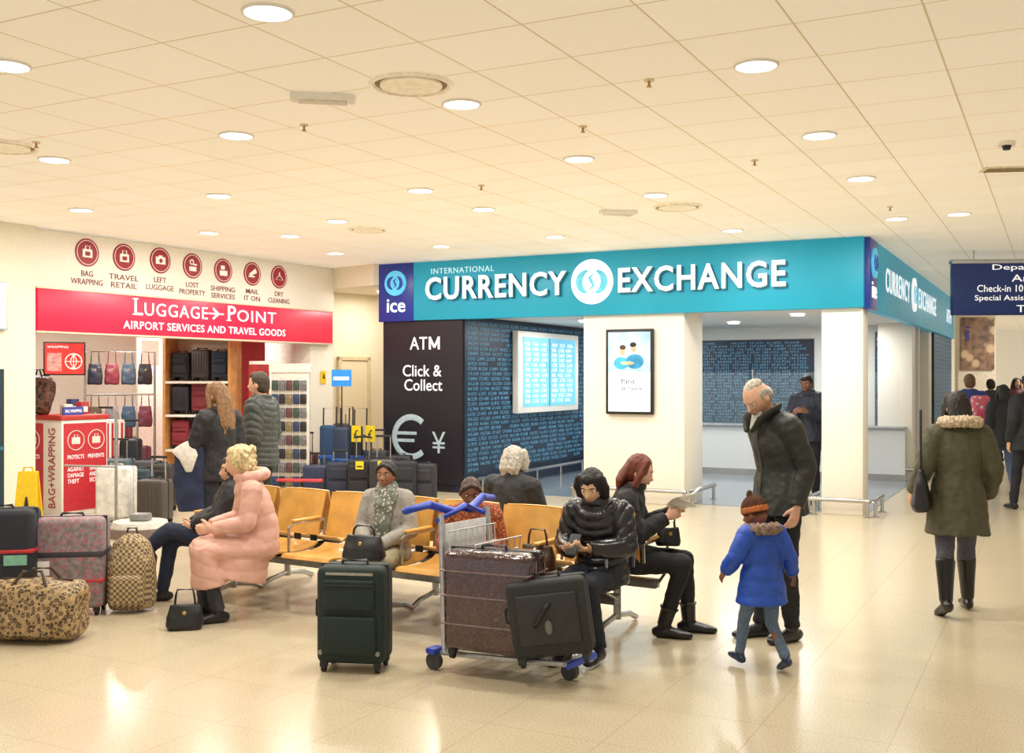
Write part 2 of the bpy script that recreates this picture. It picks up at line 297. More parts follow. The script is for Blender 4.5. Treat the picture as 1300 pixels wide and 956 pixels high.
for i,(a,b_,t) in enumerate(IC):
    x=lx(a);z=L.z(a,b_);r=.17
    k=B().cyl((x,-.06,z),(x,-.07,z),r,n=32).ob('icon_disc',MAR,g);B().ring((x,-.071,z),r*.86,.004,ax='y').ob('icon_ring',m('#f0e6dc',.5,emit=.2),k)
    q=B()
    if i in(0,1): q.box(x-.07,-.076,z-.06,x+.07,-.07,z+.04,.004);q.tube([(x-.03,-.075,z+.04),(x-.03,-.075,z+.08),(x+.03,-.075,z+.08),(x+.03,-.075,z+.04)],.008)
    elif i==2: q.box(x-.08,-.076,z-.05,x+.08,-.07,z+.045,.004);q.box(x-.03,-.076,z+.04,x+.03,-.07,z+.065)
    elif i==3: q.ring((x-.02,-.074,z+.05),.03,.008,ax='y');q.box(x-.06,-.076,z-.07,x+.06,-.07,z-.01);q.box(x+.01,-.076,z+.01,x+.07,-.07,z+.03)
    elif i==4: q.box(x-.07,-.076,z-.07,x+.07,-.07,z+.0);q.box(x-.05,-.076,z+.015,x+.02,-.07,z+.07)
    elif i==5: q.box(x-.08,-.076,z-.05,x+.04,-.07,z-.03);q.loft([(x-.06,-.074,z-.02),(x+.07,-.074,z+.05)],[(.02,.003),(.035,.003)])
    else: q.tube([(x,-.075,z+.07),(x,-.075,z+.03),(x-.08,-.075,z-.04),(x+.08,-.075,z-.04),(x,-.075,z+.03)],.008)
    q.ob('icon_mark',m('#f0e6dc',.5,emit=.2),k)
    if i in(0,1): B().box(x-.035,-.08,z-.04,x+.035,-.076,z+.01).ob('icon_mark',MAR,k)
    if i==2: B().cyl((x,-.076,z-.005),(x,-.08,z-.005),.028).ob('icon_mark',MAR,k)
    txt(t,g,MT,x,z-.39,.46 if len(t)>10 else .32,.17,-.062,.003,.002,al='CENTER',cx=True)
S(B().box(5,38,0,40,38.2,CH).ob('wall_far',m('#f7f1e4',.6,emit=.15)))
S(B().box(10.7,25.5,0,11.6,25.7,CH).ob('wall_right',m('#e9dcc4',.6)))
g=T('wall_poster','brown tinted picture panel at the far end beyond the side fascia','poster',(10.75,25.48,1.9));B().box(0,-.02,0,.8,0,1.25).ob('picture',m('#8a6a54',.5,pat='vor',c2='#d8b890',ps=3,sc=6,var=.5),g)
txt('i',g,m('#3a2f6e',.5,emit=.3),.1,.7,.1,.35,-.03)
g=T('direction_sign','hanging blue airport direction sign with white text, cut by the right photo edge','sign',at(1210,14.5,2.56),radians(-3))
B().box(0,0,0,1.9,.12,.73,.01).ob('sign_box',m('#16306e',.4,emit=.1),g);B().box(-.015,-.004,.7,1.915,.124,.76,.004).ob('sign_trim',STEEL,g)
for x in(.3,1.5): B().cyl((x,.06,.73),(x,.06,.89),.012,n=8).ob('hanger',STEEL,g)
for a,b_,t,w__ in ((1259,344,'Departures',.93),(1283,357,'Arrivals',.66),(1240,370,'Check-in 10',.61),(1237,383,'Special Assistance',.93),(1289,396,'Toilets',.55)):
    z=1.7-(b_-480)/F*14.4-2.56;txt(t,g,m('#f5f5f5',.5,emit=.6),(a-1210)/F*14.4,z,w__,.095,-.004,.002,.003)
g=T('light_box','small bright light box on the wall at the far left edge','light box',L.w(-.85,-.16,L.z(10,418)),L.rz);B().box(0,0,0,.42,.04,.5).ob('lit_panel',m('#fff6dd',.4,emit=1.0),g);B().box(-.02,.01,-.02,.44,.045,.52).ob('frame',STEEL,g)
g=T('banner','dark teal banner standing against the wall at the left edge','banner',L.w(-1.0,-.15),L.rz);B().box(0,0,.0,.55,.02,1.8).ob('banner_panel',m('#14323e',.5),g);B().box(0,-.004,.9,.55,0,.94).ob('stripe',m('#2e6a80',.5),g)
# ---------- ceiling fittings
LAMP=m('#fff8ea',.4,emit=9,var=0)
LL=['nearest, at the top left of centre','above and right of the shop front sign','just below the large round vent','second back on the right side','over the middle of the front fascia','over the side fascia corner','left of the emergency fitting on the right','over the left end of the front fascia','above the pillar screen','beside the left sprinkler','over the service sign at far left','over the seventh service icon','above the alcove','above the second service icon','cut by the left photo edge','on the right before the direction sign','above the direction sign','above the end of the service sign','just before the black cash machine wall','over the middle of the service sign','tucked close above the fascia letters','farthest back right of the fascia logo','small and far above the cash machine wall']
for i,(a,b_) in enumerate([(340,14),(960,82),(586,131),(1040,171),(735,201),(1093,226),(832,247),(534,241),(614,265),(300,171),(69,202),(278,248),(428,280),(103,266),(10,82),(1138,277),(1217,271),(368,299),(426,321),(265,295),(705,300),(930,292),(560,312)]):
    c=ce(a,b_);g=T('downlight','round downlight '+LL[i],'ceiling light',c,0,'round recessed downlights')
    B().ring((0,0,-.006),.118,.01,n=36).ob('trim_ring',WHITE,g);B().cyl((0,0,-.001),(0,0,-.009),.11,n=32).ob('lens',LAMP,g)
    l=bpy.data.lights.new('lamp','AREA');l.shape='DISK';l.size=.22;l.energy=28;l.color=(1,.965,.9);lo=bpy.data.objects.new('lamp',l);COL.objects.link(lo);lo.parent=g;lo.location=(0,0,-.03)
def spot(p,e,sz=.6,c=(1,.97,.93)):
    l=bpy.data.lights.new('lamp','AREA');l.shape='DISK';l.size=sz;l.energy=e;l.color=c;lo=bpy.data.objects.new('lamp',l);COL.objects.link(lo);lo.location=p
for k,(fr,x,y,z,e,t) in enumerate([(E,-4.6,2,2.6,36,'near the rates screen'),(E,-2.6,3.5,2.6,30,'behind the poster pillar'),(E,-1.2,1.8,2.6,28,'behind the corner column'),(E,-4.4,4,2.6,30,'at the back left of the counter'),(E,-1,4.4,2.6,26,'at the back right of the counter'),(L,1,1.5,2.76,40,'above the wrapping kiosk'),(L,2.8,1.8,2.76,42,'above the shelf unit'),(L,4.3,1.5,2.76,36,'above the accessory rack'),(AF,.5,-.8,3.1,22,'')]):  # the alcove entry is an added lamp that brightens the dark alcove
    p=fr.w(x,y,z);g=T('shop_downlight','round recessed light in the '+('alcove bulkhead, added to brighten the dark alcove' if fr is AF else ('exchange' if fr is E else 'luggage')+' shop ceiling '+t),'ceiling light',p,0,'shop ceiling lights')
    B().ring((0,0,.0),.1,.01).ob('trim_ring',WHITE,g);B().cyl((0,0,.01),(0,0,-.006),.095).ob('lens',LAMP,g);spot(p-V((0,0,.03)),e)
spot(V((13,24,3.3)),120,1.5);spot(V((14,33,3.3)),150,1.5)
for i,(a,b_,r,t) in enumerate([(522,106,.235,'large round ceiling air vent left of centre'),(860,262,.24,'round ceiling air vent on the right above the fascia'),(467,291,.22,'round ceiling air vent above the alcove'),(4,185,.24,'round ceiling air vent cut by the left edge')]):
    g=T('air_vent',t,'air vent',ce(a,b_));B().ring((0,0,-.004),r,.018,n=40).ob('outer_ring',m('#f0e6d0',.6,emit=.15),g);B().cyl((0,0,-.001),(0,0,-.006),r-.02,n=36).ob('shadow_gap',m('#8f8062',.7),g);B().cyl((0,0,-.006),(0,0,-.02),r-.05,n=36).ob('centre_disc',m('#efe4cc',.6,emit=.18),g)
for a,b_,t in ((410,120,'left, beside the large round vent'),(785,267,'right, beside the round vent over the fascia')):
    g=T('emergency_light','rectangular ceiling emergency light fitting on the '+t,'ceiling light',ce(a,b_),radians(10));B().box(-.2,-.06,-.045,.2,.06,0,.015).ob('housing',WHITE,g);B().box(-.15,-.04,-.055,.15,.04,-.04,.01).ob('diffuser',m('#dcd8cc',.2),g)
for a,b_,t in ((386,158,'near the left downlight'),(824,101,'in the middle foreground'),(958,203,'right of centre'),(611,235,'over the fascia'),(46,180,'on the far left'),(1130,262,'above the side fascia'),(740,160,'between two rows of lights')):
    g=T('sprinkler_head','small brass ceiling sprinkler '+t,'sprinkler',ce(a,b_));B().cyl((0,0,0),(0,0,-.01),.03,n=14).ob('base',m('#e4d3b0',.4),g);B().cyl((0,0,-.01),(0,0,-.04),.008,n=8).cyl((0,0,-.04),(0,0,-.045),.016,n=10).ob('nozzle',m('#b08a50',.3,.7),g)
g=T('smoke_detector','small round white and black detector near the right edge of the ceiling','detector',ce(1278,180));B().cyl((0,0,0),(0,0,-.03),.06).ob('base',WHITE,g);B().cyl((0,0,-.03),(0,0,-.06),.035,.025).ob('sensor',DK,g)
g=T('ceiling_grille','rectangular ceiling grille near the right edge','air vent',ce(1278,214),radians(-8));q=B();B().box(-.2,-.1,-.012,.2,.1,0,.004).ob('frame',m('#e8dcc0',.5),g)
for i in range(5): q.box(-.17,-.08+i*.035,-.018,.17,-.068+i*.035,-.01)
q.ob('slats',m('#a8997a',.5),g)
# ---------- luggage
def case(label,p,rz,w,d,h,c,c2=None,group='suitcases',ext=0,hard=False,mat=None,tilt=0,pk=True,cat='suitcase',pitch=0):
    g=T('suitcase',label,cat,p,rz,group);g.rotation_euler=(pitch,tilt,rz);mt=mat or m(c,.45 if hard else .75,0,.12,60,bump=0 if hard else .25)
    tm=m(c2 or '#141416',.5);z0=.05;bv=min(w,d)*.16
    B().box(-w/2,-d/2,z0,w/2,d/2,h,bv,4).ob('shell',mt,g)
    B().box(-w/2-.004,-.012,z0+.01,w/2+.004,.004,h+.004,.004).ob('zip_band',tm,g)
    if hard:
        q=B()
        for i in range(6): x=-w*.38+w*.76*i/5;q.box(x-.01,-d/2-.007,z0+.06,x+.01,-d/2+.004,h-.06,.004)
        q.ob('ribs',mt,g)
    elif pk:
        B().box(-w*.4,-d/2-.03,z0+.06,w*.4,-d/2+.02,z0+(h-z0)*.5,.018,3).ob('front_pocket',mt,g);B().box(-w*.38,-d/2-.022,z0+(h-z0)*.56,w*.38,-d/2+.02,h-.07,.015,3).ob('upper_pocket',mt,g)
        B().tube([(-w*.36,-d/2-.026,h-.1),(w*.36,-d/2-.026,h-.1)],.004,6).ob('zip',tm,g)
    B().tube([(-.08,0,h-.005),(-.07,0,h+.022),(.07,0,h+.022),(.08,0,h-.005)],.011).ob('carry_handle',tm,g)
    B().tube([(-w/2+.004,-.03,z0+h*.4),(-w/2-.022,-.03,z0+h*.43),(-w/2-.022,-.03,z0+h*.57),(-w/2+.004,-.03,z0+h*.6)],.01).ob('side_handle',tm,g)
    for a in(-1,1):
        for b_ in(-1,1): B().cyl((a*w*.4-.012,b_*d*.36,.026),(a*w*.4+.012,b_*d*.36,.026),.026,n=14).box(a*w*.4-.02,b_*d*.36-.02,.03,a*w*.4+.02,b_*d*.36+.02,.06).ob('wheel',BLK,g)
    if ext:
        B().tube([(-.09,d*.3,h-.03),(-.09,d*.3,h+ext)],.008).tube([(.09,d*.3,h-.03),(.09,d*.3,h+ext)],.008).ob('telescopic_rod',STEEL,g);B().box(-.11,d*.3-.014,h+ext-.01,.11,d*.3+.014,h+ext+.02,.008).ob('grip',BLK,g)
    return g
g=case('dark green upright suitcase standing in front of the woman in the grey cardigan',fl(451,848),radians(-8),.40,.25,.61,'#172825',group=None,pk=True)
B().box(-.14,-.128,.565,.14,-.12,.58).ob('badge_strip',m('#9a9a90',.4,.5),g)
for s_ in(-1,1): B().cyl((s_*.17,-.125,.12),(s_*.17,-.135,.12),.014).ob('corner_stud',m('#8c8c84',.4,.6),g)
TR=T('luggage_trolley','airport luggage trolley with blue handle loaded with two suitcases','trolley',(-.24,6.40,0),radians(54))
TB=m('#2b45b0',.4,emit=.05);GF=m('#b4b6bb',.3,.6)
q=B()
for s_ in(-1,1):
    q.tube([(s_*.26,.0,.1),(s_*.25,.02,.5),(s_*.22,.06,.9)],.018);q.tube([(s_*.26,.02,.1),(s_*.25,-.45,.13),(s_*.15,-.76,.13)],.016)
q.tube([(-.26,.01,.35),(.26,.01,.35)],.012).tube([(-.15,-.76,.13),(.15,-.76,.13)],.016).tube([(-.25,-.03,.13),(.25,-.03,.13)],.014).ob('frame',GF,TR)
B().loft([(-.42,.16,.93),(-.26,.12,.955),(-.08,.08,.90),(.08,.08,.90),(.26,.12,.955),(.42,.16,.93)],[.022,.025,.026,.026,.025,.022],rnd=True).loft([(-.24,.07,.86),(0,.06,.93),(.24,.07,.86)],[.018,.02,.018]).ob('push_handle',TB,TR)
q=B()
for i in range(9): x=-.22+i*.055;q.tube([(x,-.0,.80),(x,-.02,.60),(x,-.18,.60),(x,-.2,.74)],.004,5)
for z,y in((.8,0),(.7,-.01),(.6,-.03),(.6,-.12),(.67,-.19),(.74,-.2)): q.tube([(-.23,y,z),(.23,y,z)],.005,5)
q.ob('wire_basket',m('#d5d5d5',.3,.6),TR)
B().box(-.22,.01,.16,.22,.022,.58,.004).ob('front_panel',m('#c8cace',.3,.4),TR);B().box(-.2,.045,.64,.2,.055,.84,.004).ob('advert_board',m('#dfe0e4',.4),TR)
for i in range(4): B().box(-.2,-.16-i*.15,.125,.2,-.08-i*.15,.14).ob('deck_slat',m('#9a9ea2',.3,.6),TR)
for x,y in((-.28,.06),(.28,.06),(0,-.7)): B().cyl((x-.018,y,.05),(x+.018,y,.05),.05).cyl((x-.02,y,.05),(x+.02,y,.05),.022).ob('wheel',m('#3c3c40',.5),TR)
B().box(-.32,.03,.09,-.22,.1,.13,.015).ob('corner_bumper',TB,TR);B().box(.22,.03,.09,.32,.1,.13,.015).ob('corner_bumper',TB,TR);B().box(-.15,-.79,.1,.15,-.76,.14,.012).ob('front_bumper',TB,TR)
g=case('brown suitcase wrapped in clear film on the luggage trolley',V((-.1,6.08,.1)),radians(-24),.54,.28,.62,'#34191d',mat=m('#34191d',.2,.0,.5,7,bump=1.0,pat='cells',c2='#573a40',ps=50,coat=.8),group=None,pk=False)
for z in(.2,.36,.5): B().box(-.275,-.145,z,.275,.145,z+.01,.004).ob('film_fold',m('#7a6468',.15,coat=.5),g)
g=case('dark grey suitcase lying tilted at the front of the luggage trolley',V((.25,5.88,.13)),radians(-10),.44,.2,.47,'#2a2c2e','#111113',group=None,tilt=radians(-8),pk=False)
B().tube([(-.08,-.1,.22),(-.07,-.125,.24),(.0,-.13,.33),(.02,-.105,.35)],.012).ob('side_handle',BLK,g);B().box(-.17,-.115,.12,.17,-.09,.40,.02,3).ob('front_pocket',m('#2a2c2e',.6,bump=.2),g);B().sph((-.0,-.12,.22),(.022,.012,.04)).ob('luggage_tag',m('#6a6a68',.4),g)
g=case('floral grey suitcase standing with a red strap beside the wet floor sign',fl(92,778),radians(8),.48,.28,.70,'#8a7f80',mat=m('#857a7c',.6,0,.3,30,pat='vor',c2='#b0606e',ps=34),group=None,pk=False)
B().box(-.243,-.143,.42,.243,.143,.465,.01).ob('strap',m('#38343a',.6),g);B().box(-.243,-.144,.24,.243,.143,.265,.01).ob('strap',m('#b9343c',.6),g);B().box(-.2,-.145,.3,-.12,-.142,.4).ob('luggage_tag',WHITE,g)
g=case('black suitcase with a red band at the far left edge',V(at(2,7.5)),radians(12),.48,.3,.78,'#20242e',group=None,pk=False)
B().box(-.244,-.154,.48,.244,.154,.51,.01).ob('strap',m('#c03038',.5),g);B().box(.05,-.156,.4,.2,-.15,.47).ob('luggage_tag',m('#7fb8a0',.5),g)
def duffel(label,p,rz,w,d,h,mat,tm):
    g=T('holdall',label,'bag',p,rz);B().loft([(-w/2,0,h*.47),(-w*.42,0,h*.48),(0,0,h*.5),(w*.42,0,h*.48),(w/2,0,h*.47)],[(d*.34,h*.36),(d*.48,h*.47),(d*.5,h*.5),(d*.48,h*.47),(d*.34,h*.36)],side=V((0,1,0)),n=28,sq=.6).vox('bag_body',mat,g,.012,lambda p:.014*noise.noise(p*7)+.005*noise.noise(p*22))
    for s_ in(-1,1): B().tube([(-w*.22,s_*d*.43,h*.45),(-w*.19,s_*d*.3,h*.92),(-w*.1,s_*.06,h*1.13),(w*.1,s_*.06,h*1.14),(w*.19,s_*d*.3,h*.92),(w*.22,s_*d*.43,h*.45)],.011).ob('strap_handle',tm,g)
    B().tube([(-w*.4,0,h*.985),(w*.4,0,h*.985)],.007,6).ob('zip',tm,g);B().box(-w*.3,-d/2-.012,h*.15,w*.3,-d/2+.03,h*.55,.015).ob('front_pocket',mat,g);return g
duffel('leopard print holdall on the floor at the left front',fl(48,812),radians(-6),.60,.34,.40,m('#a88e66',.55,0,.25,30,pat='leopard',c2='#3a2a1e',ps=38),m('#4a3626',.5))
g=T('backpack','beige and brown checked backpack standing beside the floral suitcase','bag',fl(167,775),radians(5))
pm=m('#b8a47c',.7,0,.1,30,pat='check',c2='#6b5844',ps=48);B().loft([(0,0,.02),(0,0,.08),(0,0,.35),(0,.02,.5),(0,.03,.56)],[(.15,.1),(.175,.13),(.17,.125),(.13,.09),(.05,.04)],sq=.5,n=24).vox('bag_body',pm,g,.012,lambda p:.006*noise.noise(p*12));B().box(-.12,-.17,.06,.12,-.1,.28,.03,3).ob('front_pocket',pm,g);B().tube([(-.04,.02,.54),(-.03,.02,.6),(.03,.02,.6),(.04,.02,.54)],.009).ob('carry_handle',m('#4a3626',.5),g)
for s_ in(-1,1): B().tube([(s_*.09,.08,.5),(s_*.13,.18,.36),(s_*.11,.13,.1)],.012).ob('shoulder_strap',m('#4a3626',.5),g)
def purse(label,p,rz,w,d,h,c,z=0,hh=.2,mat=None):
    g=T('handbag',label,'bag',V(p)+V((0,0,z)),rz);mt=mat or m(c,.4,0,.1,40,bump=.15)
    B().loft([(0,0,.0),(0,0,.03),(0,0,h*.5),(0,0,h)],[(w*.44,d*.4),(w*.5,d*.5),(w*.48,d*.42),(w*.4,d*.16)],sq=.7,n=28).vox('bag_body',mt,g,.008,lambda p:.008*noise.noise(p*12));
    B().tube([(-w*.28,0,h*.8),(-w*.24,0,h+hh*.6),(-.05,0,h+hh),(.05,0,h+hh),(w*.24,0,h+hh*.6),(w*.28,0,h*.8)],.008).ob('strap_handle',mt,g);B().sph((0,-d*.35,h*.7),(.014,.006,.014)).ob('clasp',m('#b8a060',.3,.8),g);return g
purse('black leather handbag on the floor at the feet of the woman in the pink coat',fl(235,799),radians(10),.25,.13,.17,'#17171a',hh=.1)
g=T('wet_floor_sign','yellow folding wet floor sign standing near the wrapping kiosk','sign',fl(36,692),radians(10))
YL=m('#ecc71c',.4,var=.05)
for s_ in(-1,1):
    q=B();vs=[q.b.verts.new(c) for c in [(-.13,s_*.14,0),(.13,s_*.14,0),(.09,s_*.02,.74),(-.09,s_*.02,.74),(-.13,s_*.16,0),(.13,s_*.16,0),(.09,s_*.035,.75),(-.09,s_*.035,.75)]]
    for f in((0,1,2,3),(4,5,6,7),(0,1,5,4),(1,2,6,5),(2,3,7,6),(3,0,4,7)): q.b.faces.new([vs[i] for i in f])
    q.ob('sign_leaf',YL,g)
B().tube([(-.05,0,.73),(-.04,0,.79),(.04,0,.79),(.05,0,.73)],.012).ob('grip',YL,g);B().loft([(0,-.125,.3),(0,-.085,.5)],[(.05,.003),(.01,.003)],n=3).ob('warning_mark',BLK,g)
k0=at(78,13.0);LF=lambda x,y,z=0:k0+L.d*x+V((-L.d.y,L.d.x,0))*y+V((0,0,z))
g=T('kiosk','white and red bag wrapping kiosk at the luggage shop entrance','kiosk',k0,L.rz)
B().box(0,0,0,.68,.72,1.18,.005).ob('kiosk_body',m('#efe9dd',.5,var=.02),g);B().box(-.02,-.02,1.18,.7,.74,1.24,.01).ob('worktop',m('#b9342f',.4),g)
RP=m('#b82c36',.4,emit=.12);IW=m('#e8d8d0',.5)
def bag_icon(par,x,z,r,y,a,**k):
    B().ring((x,y-.004,z),r,.006,ax='y').ob('icon_ring',a,par,**k);B().box(x-r*.5,y-.006,z-r*.4,x+r*.5,y,z+r*.3,.003).ob('icon_mark',a,par,**k);B().tube([(x-r*.2,y-.003,z+r*.3),(x-r*.2,y-.003,z+r*.55),(x+r*.2,y-.003,z+r*.55),(x+r*.2,y-.003,z+r*.3)],.008).ob('icon_handle',a,par,**k)
B().box(.03,-.008,.06,.66,0,1.14).ob('red_panel',RP,g);bag_icon(g,.2,.93,.12,-.008,IW);bag_icon(g,.5,.93,.12,-.008,IW)
txt('PROTECTS',g,WT,.08,.7,.24,.05,-.009,.001);txt('PREVENTS',g,WT,.38,.7,.24,.05,-.009,.001);txt('AGAINST\nDAMAGE\nTHEFT',g,WT,.08,.4,.24,.2,-.009,.001);txt('SEALS\nAND\nSECURES',g,WT,.4,.4,.2,.2,-.009,.001)
B().box(-.008,.34,.06,0,.70,1.14).ob('red_panel',RP,g)
bag_icon(g,-.52,.93,.12,-.008,IW,rz=-pi/2);txt('PROTECTS',g,WT,-.64,.7,.24,.05,-.009,.001,rz=-pi/2)
txt('BAG+WRAPPING',g,m('#b02c38',.5),-.24,.1,.13,.98,-.004,.002,.003,vert=True,rz=-pi/2)
g=T('counter_sign','small dark blue sign with white lettering on top of the kiosk','sign',LF(.1,.1,1.24),L.rz);B().box(0,0,0,.3,.02,.1).ob('sign_card',m('#3a4fa0',.4),g);txt('BAG WRAPPING',g,m('#ffffff',.5,emit=.3),.03,.03,.24,.04,-.003)
g=duffel('brown leopard patterned bag on top of the kiosk',LF(.05,.5,1.24),radians(5),.34,.22,.5,m('#6a4636',.5,0,.2,30,pat='leopard',c2='#1a1010',ps=16),BLK)
for i,(x,y,c) in enumerate(((.3,.3,'#e8e0d0'),(.5,.25,'#b03038'),(.55,.5,'#2c3c70'))):
    g=T('counter_box',['small cream','small red','small blue'][i]+' carton standing on the kiosk worktop','box',LF(x,y,1.24),L.rz);B().box(-.06,-.05,0,.06,.05,.13+.03*i,.004).ob('carton',m(c,.5),g);B().box(-.04,-.053,.03,.04,-.05,.1).ob('carton_label',WHITE,g)
g=T('wall_television','red screen advertising wrapping on a bracket in the luggage shop','screen',at(55,15.2,1.74),radians(22))
B().box(0,0,0,.56,.05,.48,.01).ob('frame',BLK,g);B().box(.02,-.004,.02,.54,0,.46).ob('display',m('#c8322c',.3,emit=.7,var=.2,sc=4),g);txt('WRAPPING',g,WT,.05,.39,.28,.035,-.006,.001);B().ring((.4,-.006,.2),.11,.008,ax='y').tube([(.4,-.006,.09),(.4,-.006,.31)],.005,6).tube([(.29,-.006,.2),(.51,-.006,.2)],.005,6).arc((.34,.2),.1,-70,70,.006,.003,y=-.006).arc((.46,.2),.1,110,250,.006,.003,y=-.006).ob('globe_picture',m('#f3d8c8',.4,emit=.6),g);B().box(.05,-.006,.06,.24,-.004,.32).ob('picture_block',m('#e08a80',.4,emit=.4,var=.4),g);B().tube([(.28,.05,.24),(.28,.3,.24)],.02).ob('bracket',DK,g)
g=T('wrapping_machine','low round bag wrapping turntable with grey arm in front of the kiosk','machine',fl(178,680),0)
B().cyl((0,0,0),(0,0,.1),.34,n=36).ob('base',m('#7d6a66',.4),g);B().cyl((0,0,.1),(0,0,.16),.3,.28,n=36).ob('turntable',m('#d6d2ca',.3),g);B().box(-.1,-.06,.16,.1,.1,.24,.02).ob('clamp',m('#8a8a88',.4,.3),g)
B().box(-.42,.2,0,-.3,.34,.1).tube([(-.36,.27,.0),(-.36,.27,1.35)],.018).tube([(-.36,.27,.72),(-.9,.2,.74)],.012).ob('arm',m('#9a9a98',.4,.5),g)
case('white film wrapped suitcase standing behind the wrapping turntable',at(148,12.6),radians(-5),.42,.26,.66,'#e8e6e2',c2='#b8b4b0',mat=m('#e6e4e0',.25,0,.15,12,bump=.5,coat=.5),group=None,pk=False)
SW=m('#c98f52',.5,0,.15,8);SWh=m('#f0e8da',.5)
cc=['#8c2e38','#2c2a34','#3a2a2c','#26262e','#7a2c34','#2f3440','#23242c','#3e3434','#1f2a3a']
def shelves(label,g0,sr,zs,cols,nm,where):
    SU=T('shelf_unit',label,'shelving',g0,sr)
    B().box(-.04,0,0,0,.42,2.3).ob('side_panel',SW,SU);B().box(.96,0,0,1.0,.42,2.3).ob('side_panel',SW,SU);B().box(0,.4,0,.96,.42,2.3).ob('back_panel',m('#d9c8ac',.5),SU)
    for z in zs: B().box(0,0,z,.96,.4,z+.035).ob('shelf',SWh,SU)
    B().box(-.04,0,2.3,1.0,.42,2.34).ob('top_panel',SW,SU);n=0
    for zi,z in enumerate(zs[1:]):
        for xi,x in enumerate((.17,.48,.79)):
            off=Matrix.Rotation(sr,4,'Z')@V((x,.2,z+.035));case(nm[n]+' cabin case on the '+where+', '+['lower','middle','top'][zi]+' shelf, '+['left','centre','right'][xi],g0+off,sr,.27,.2,.42+.02*((n*5)%3),cols[n],group='cases on the '+where,pk=n%2==0,hard=n%2==1);n+=1
shelves('pale wooden shelf unit stacked with suitcases inside the luggage shop',at(210,15.6),radians(-8),(.08,.62,1.13,1.62),cc,['deep red','charcoal','brown','black','crimson','slate','navy','umber','dark blue'],'wooden shelf unit')
for a,D,w,h,c,hd,t in ((112,14.9,.3,.5,'#8f8f92',1,'silver ribbed case behind the kiosk'),(150,14.3,.42,.62,'#5b6a6e',1,'grey green hard case near the shop entrance'),(190,14.2,.36,.6,'#4a4e55',0,'charcoal case beside the shelf unit'),(197,12.4,.36,.52,'#4a4440',1,'brown ribbed hard case on the entrance floor'),(172,15.4,.4,.72,'#6b3440',0,'maroon case at the back of the shop'),(176,13.3,.34,.56,'#2e3f48',0,'dark teal case between the kiosk and the shelf unit'),(100,15.8,.36,.9,'#2a2c34',0,'tall black case behind the kiosk'),(132,16.0,.38,1.0,'#454a55',1,'tall grey ribbed case at the back of the shop'),(150,16.8,.4,.95,'#8a3a44',0,'red case against the back of the shop'),(205,13.6,.34,.6,'#3a3230',0,'dark brown case in front of the shelf unit'),(165,14.9,.3,.85,'#20222a',1,'slim black ribbed case behind the grey green one')):
    case(t,at(a,D),random.uniform(-.3,.2),w,.24,h,c,hard=bool(hd),group='cases on the shop floor',ext=.25 if hd else 0)
g0=at(108,16.0);hr=radians(25);g=T('hanging_rail_stand','chrome rail stand hung with travel bags at the back of the luggage shop','stand',g0,hr)
B().tube([(0,0,0),(0,0,2.1),(1.0,0,2.1),(1.0,0,0)],.02).tube([(0,0,1.45),(1.0,0,1.45)],.016).box(-.06,-.25,0,.06,.25,.03).box(.94,-.25,0,1.06,.25,.03).ob('rail_frame',STEEL,g)
Mh=Matrix.Translation(g0)@Matrix.Rotation(hr,4,'Z');hc=['#2a2c3a','#7a2c38','#3c4a5a','#1c1c20','#5a4638','#8a8a8e','#34506a','#6a3040']
hn_=['ink blue','wine','steel blue','black','tan','silver grey','denim','plum']
for i in range(8):
    p=Mh@V((.14+.24*(i%4),0,1.6 if i<4 else .95));purse(hn_[i]+' travel bag hanging on the '+('upper' if i<4 else 'lower')+' bar of the chrome rail stand',(p.x,p.y,p.z),hr,.22,.12,.32,hc[i],hh=.18)
g=T('display_crate','white and red ribbed display crate behind the kiosk','crate',at(128,14.5),L.rz);B().box(0,0,0,.4,.35,1.12,.01).ob('crate_body',WHITE,g)
q=B()
for i in range(5): q.box(-.004+.02+i*.08,-.006,.55,.05+i*.08,0,1.08)
q.ob('red_stripes',RP,g)
g=T('shop_counter','pale shop counter with a brown top at the back of the luggage shop','counter',at(52,15.9),L.rz);B().box(0,0,0,.9,.45,1.0,.01).ob('counter_body',m('#e8dccb',.5),g);B().box(-.03,-.03,1.0,.93,.48,1.04,.005).ob('worktop',m('#8a5a3a',.4),g)
g=T('display_stand','white upright display board in the middle of the luggage shop','stand',at(175,16.8),L.rz);B().box(0,0,0,.5,.04,2.5).ob('board_panel',m('#efe6da',.5),g);B().box(.08,-.003,1.9,.42,0,2.3).ob('print_block',m('#c9aa9a',.5),g)
g0=at(344,14.8);rr=radians(-12);g=T('accessory_rack','tall white rack hung with small travel accessories beside the shop exit','rack',g0,rr)
B().box(0,.0,.1,.56,.04,1.78,.005).ob('back_panel',m('#d9d2c6',.5),g);B().box(-.04,-.2,0,.6,.24,.1,.01).ob('base',DK,g);B().box(-.02,-.02,1.78,.58,.06,1.9).ob('header',m('#e8e0d4',.5),g)
pc=['#2a3a5a','#5a3a3e','#222226','#3a4a40','#7a6c50','#6a6a70'];src={}
Mr=Matrix.Translation(g0)@Matrix.Rotation(rr,4,'Z')
for i in range(8):
    for j in range(5):
        c=pc[(i*3+j*2)%6]
        if c not in src: pk_=B().box(-.044,-.03,-.08,.044,0,.06,.008).ob('accessory_pack',m(c,.4,var=.5,sc=40));src[c]=pk_
        else: pk_=src[c].copy();COL.objects.link(pk_)
        pk_.location=Mr@V((.07+j*.105,-.01,.28+i*.19));pk_.rotation_euler=(0,0,rr);tag(pk_,'small hanging travel accessory pack on the white rack','accessory','packs on the accessory rack')
S(bxw('wall_shop_red',L,L.s(338),.9,0,L.s(392),1.0,2.78,m('#b5303a',.5)))
